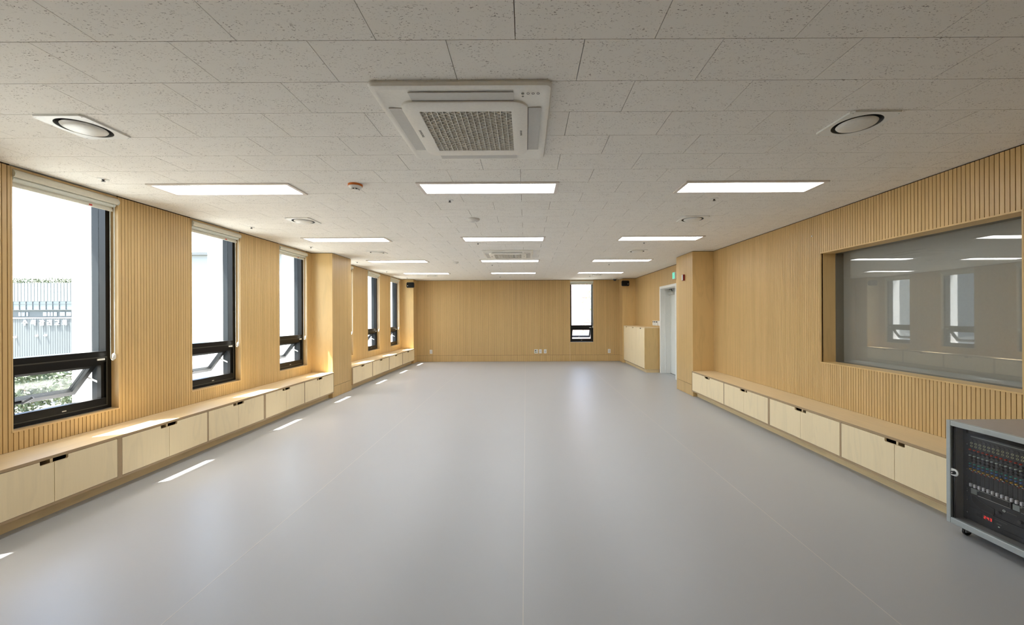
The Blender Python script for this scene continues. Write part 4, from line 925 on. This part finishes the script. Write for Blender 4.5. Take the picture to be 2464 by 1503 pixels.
# sign letters built from strokes on a unit square (x right, y up)
GL_ = {
 'su': [((.5, 1), (.15, .6)), ((.5, 1), (.85, .6)), ((.0, .42), (1, .42)), ((.5, .42), (.5, 0))],
 'saek': [((.28, 1), (.02, .5)), ((.28, 1), (.55, .5)), ((.66, 1), (.66, .42)), ((.66, .72), (.9, .72)), ((.92, 1), (.92, .42)), ((.15, .3), (.92, .3)), ((.92, .3), (.92, 0))],
 'gam': [((.05, .95), (.55, .95)), ((.55, .95), (.1, .5)), ((.78, 1), (.78, .45)), ((.78, .74), (1, .74)), ((.2, .34), (.8, .34)), ((.8, .34), (.8, 0)), ((.8, 0), (.2, 0)), ((.2, 0), (.2, .34))],
 'ri': [((.05, .95), (.6, .95)), ((.6, .95), (.6, .58)), ((.6, .58), (.05, .58)), ((.05, .58), (.05, .12)), ((.05, .12), (.65, .12)), ((.9, 1), (.9, 0))],
 'gyo': [((.1, .95), (.85, .95)), ((.85, .95), (.82, .5)), ((.35, .45), (.35, .1)), ((.62, .45), (.62, .1)), ((0, .08), (1, .08))],
 'hoe': [((.3, 1), (.5, 1)), ((.05, .84), (.7, .84)), ((.2, .70), (.55, .70)), ((.55, .70), (.55, .42)), ((.55, .42), (.2, .42)), ((.2, .42), (.2, .70)), ((.38, .42), (.38, .16)), ((.0, .14), (.76, .14)), ((.92, 1), (.92, 0))]}
for key, uc in zip(('su', 'saek', 'gam', 'ri', 'gyo', 'hoe'), (64.0, 84.5, 105.0, 123.5, 141.5, 159.5)):
    a = at(uc - 5.0, 769.5, YC); b = at(uc + 5.0, 781.5, YC); mb = MB()
    for n_, (p, q) in enumerate(GL_[key]):
        yk = YC - 0.42 - 0.006 * n_
        P0 = Vector((a[0] + p[0] * (b[0] - a[0]), yk, b[1] + p[1] * (a[1] - b[1]))); P1 = Vector((a[0] + q[0] * (b[0] - a[0]), yk, b[1] + q[1] * (a[1] - b[1])))
        d = (P1 - P0).normalized(); nrm = Vector((-d.z, 0, d.x)) * 0.047; P0 = P0 - d * 0.04; P1 = P1 + d * 0.04
        mb.loft([[P0 - nrm, P0 + nrm, P0 + nrm + Vector((0, 0.16, 0)), P0 - nrm + Vector((0, 0.16, 0))], [P1 - nrm, P1 + nrm, P1 + nrm + Vector((0, 0.16, 0)), P1 - nrm + Vector((0, 0.16, 0))]])
    mb.build('sign_letter', 'letter_white', ch_)
for uc, vc in ((92, 807), (113, 806), (40, 810)):
    a = at(uc, vc, YC); MB().lathe(a[0], YC - 0.2, a[1], [(0.18, 0), (0.14, -0.3), (0.05, -0.34)], 10, 'Y').build('spot_lamp', 'letter_white', ch_)
def leaves(mb, cx, cy, cz, rx, ry, rz, n, s):
    for _ in range(n):
        while True:
            p = Vector((random.uniform(-1, 1), random.uniform(-1, 1), random.uniform(-1, 1)))
            if 0.35 < p.length < 1: break
        c = Vector((cx + p.x * rx, cy + p.y * ry, cz + p.z * rz)); u = Vector((random.gauss(0, 1), random.gauss(0, 1), random.gauss(0, 1))).normalized(); w = u.orthogonal().normalized()
        k = s * random.uniform(0.6, 1.3); q = [c - u * k, c + w * k * 0.45, c + u * k, c - w * k * 0.45]
        mb.bm.faces.new([mb.bm.verts.new(v) for v in q])
rg = thing('roof_garden_hedge', 'leafy hedge along the church roof edge', 'hedge', (-88, YC + 2, zr))
mb = MB()
for i in range(26): leaves(mb, -112 + i * 1.62, YC + 1.2, zr + 0.40, 1.0, 0.6, 0.60, 200, 0.13)
mb.build('foliage', 'leaf', rg)
for lab, cx, cy, cz, r, hh in (('leafy street tree below the nearest window, left one', -66.5, 52, -8.0, 3.4, 3.0), ('leafy street tree below the nearest window, right one', -59.5, 52.5, -7.6, 3.0, 3.2), ('leafy street tree farther below the nearest window', -78, 62, -8.0, 3.6, 3.2)):
    t = thing('street_tree', lab, 'tree', (cx, cy, GZ), 'trees outside the nearest window')
    MB().lathe(cx, cy, GZ, [(0.25, 0), (0.18, 2.5), (0.08, cz - GZ)], 10).build('trunk', 'bark', t)
    mb = MB(); leaves(mb, cx, cy, cz, r, r, hh, 1800, 0.28); mb.build('foliage', 'leaf', t)
# neighbouring houses
hb = thing('neighbour_house', 'pale house with grey siding beyond the left windows', 'building', (-55, 60, GZ))
bx('wall', 'pale_wall', hb, -67, -30, 60, 72, GZ, 11); sd_ = MB()
for i in range(26): sd_.box(-67, -57, 59.94, 60, -2 + i * 0.45, -2 + i * 0.45 + 0.38)
sd_.build('siding_boards', 'siding', hb)['kind'] = 'stuff'
for i in range(4):
    w_ = bx('window', 'far_dark', hb, -54 + i * 6, -51.5 + i * 6, 59.9, 60, 1.0, 3.2); bx('pane', 'far_glass', w_, -53.8 + i * 6, -51.7 + i * 6, 59.86, 59.9, 1.2, 3.0)
bx('roof_edge', 'rib', hb, -67.4, -29.6, 59.5, 72.4, 11, 11.4)
hp = thing('brick_house', 'pale pink brick house outside the far window', 'building', (12, 36, GZ))
bx('wall', 'pink_brick', hp, 5.15, 22, 36, 46, GZ, 9)
for z in (-1.2, 0.9, 3.2, 6.0): bx('string_course', 'pale_wall', hp, 5.13, 22, 35.95, 36, z, z + 0.10)
bx('roof_edge', 'pale_wall', hp, 4.9, 22.4, 35.7, 46.4, 9, 9.4)
t = thing('garden_tree', 'sparse leafy tree outside the far window', 'tree', (4.75, 25, GZ))
MB().lathe(4.75, 25, GZ, [(0.16, 0), (0.12, 8), (0.04, 16)], 10).tube([(4.75, 25, 0.2), (4.2, 25, 1.0), (3.75, 25.1, 1.5)], 0.02, 6).tube([(4.75, 25, 1.4), (4.3, 24.9, 2.4), (3.9, 25, 3.0)], 0.02, 6).build('trunk', 'bark', t)
mb = MB(); leaves(mb, 4.05, 25, 2.5, 0.6, 0.6, 0.8, 150, 0.06); leaves(mb, 3.72, 25, 0.7, 0.22, 0.3, 0.5, 50, 0.06); leaves(mb, 4.5, 25, 2.6, 0.5, 0.5, 1.6, 160, 0.07); mb.build('foliage', 'leaf_pale', t)
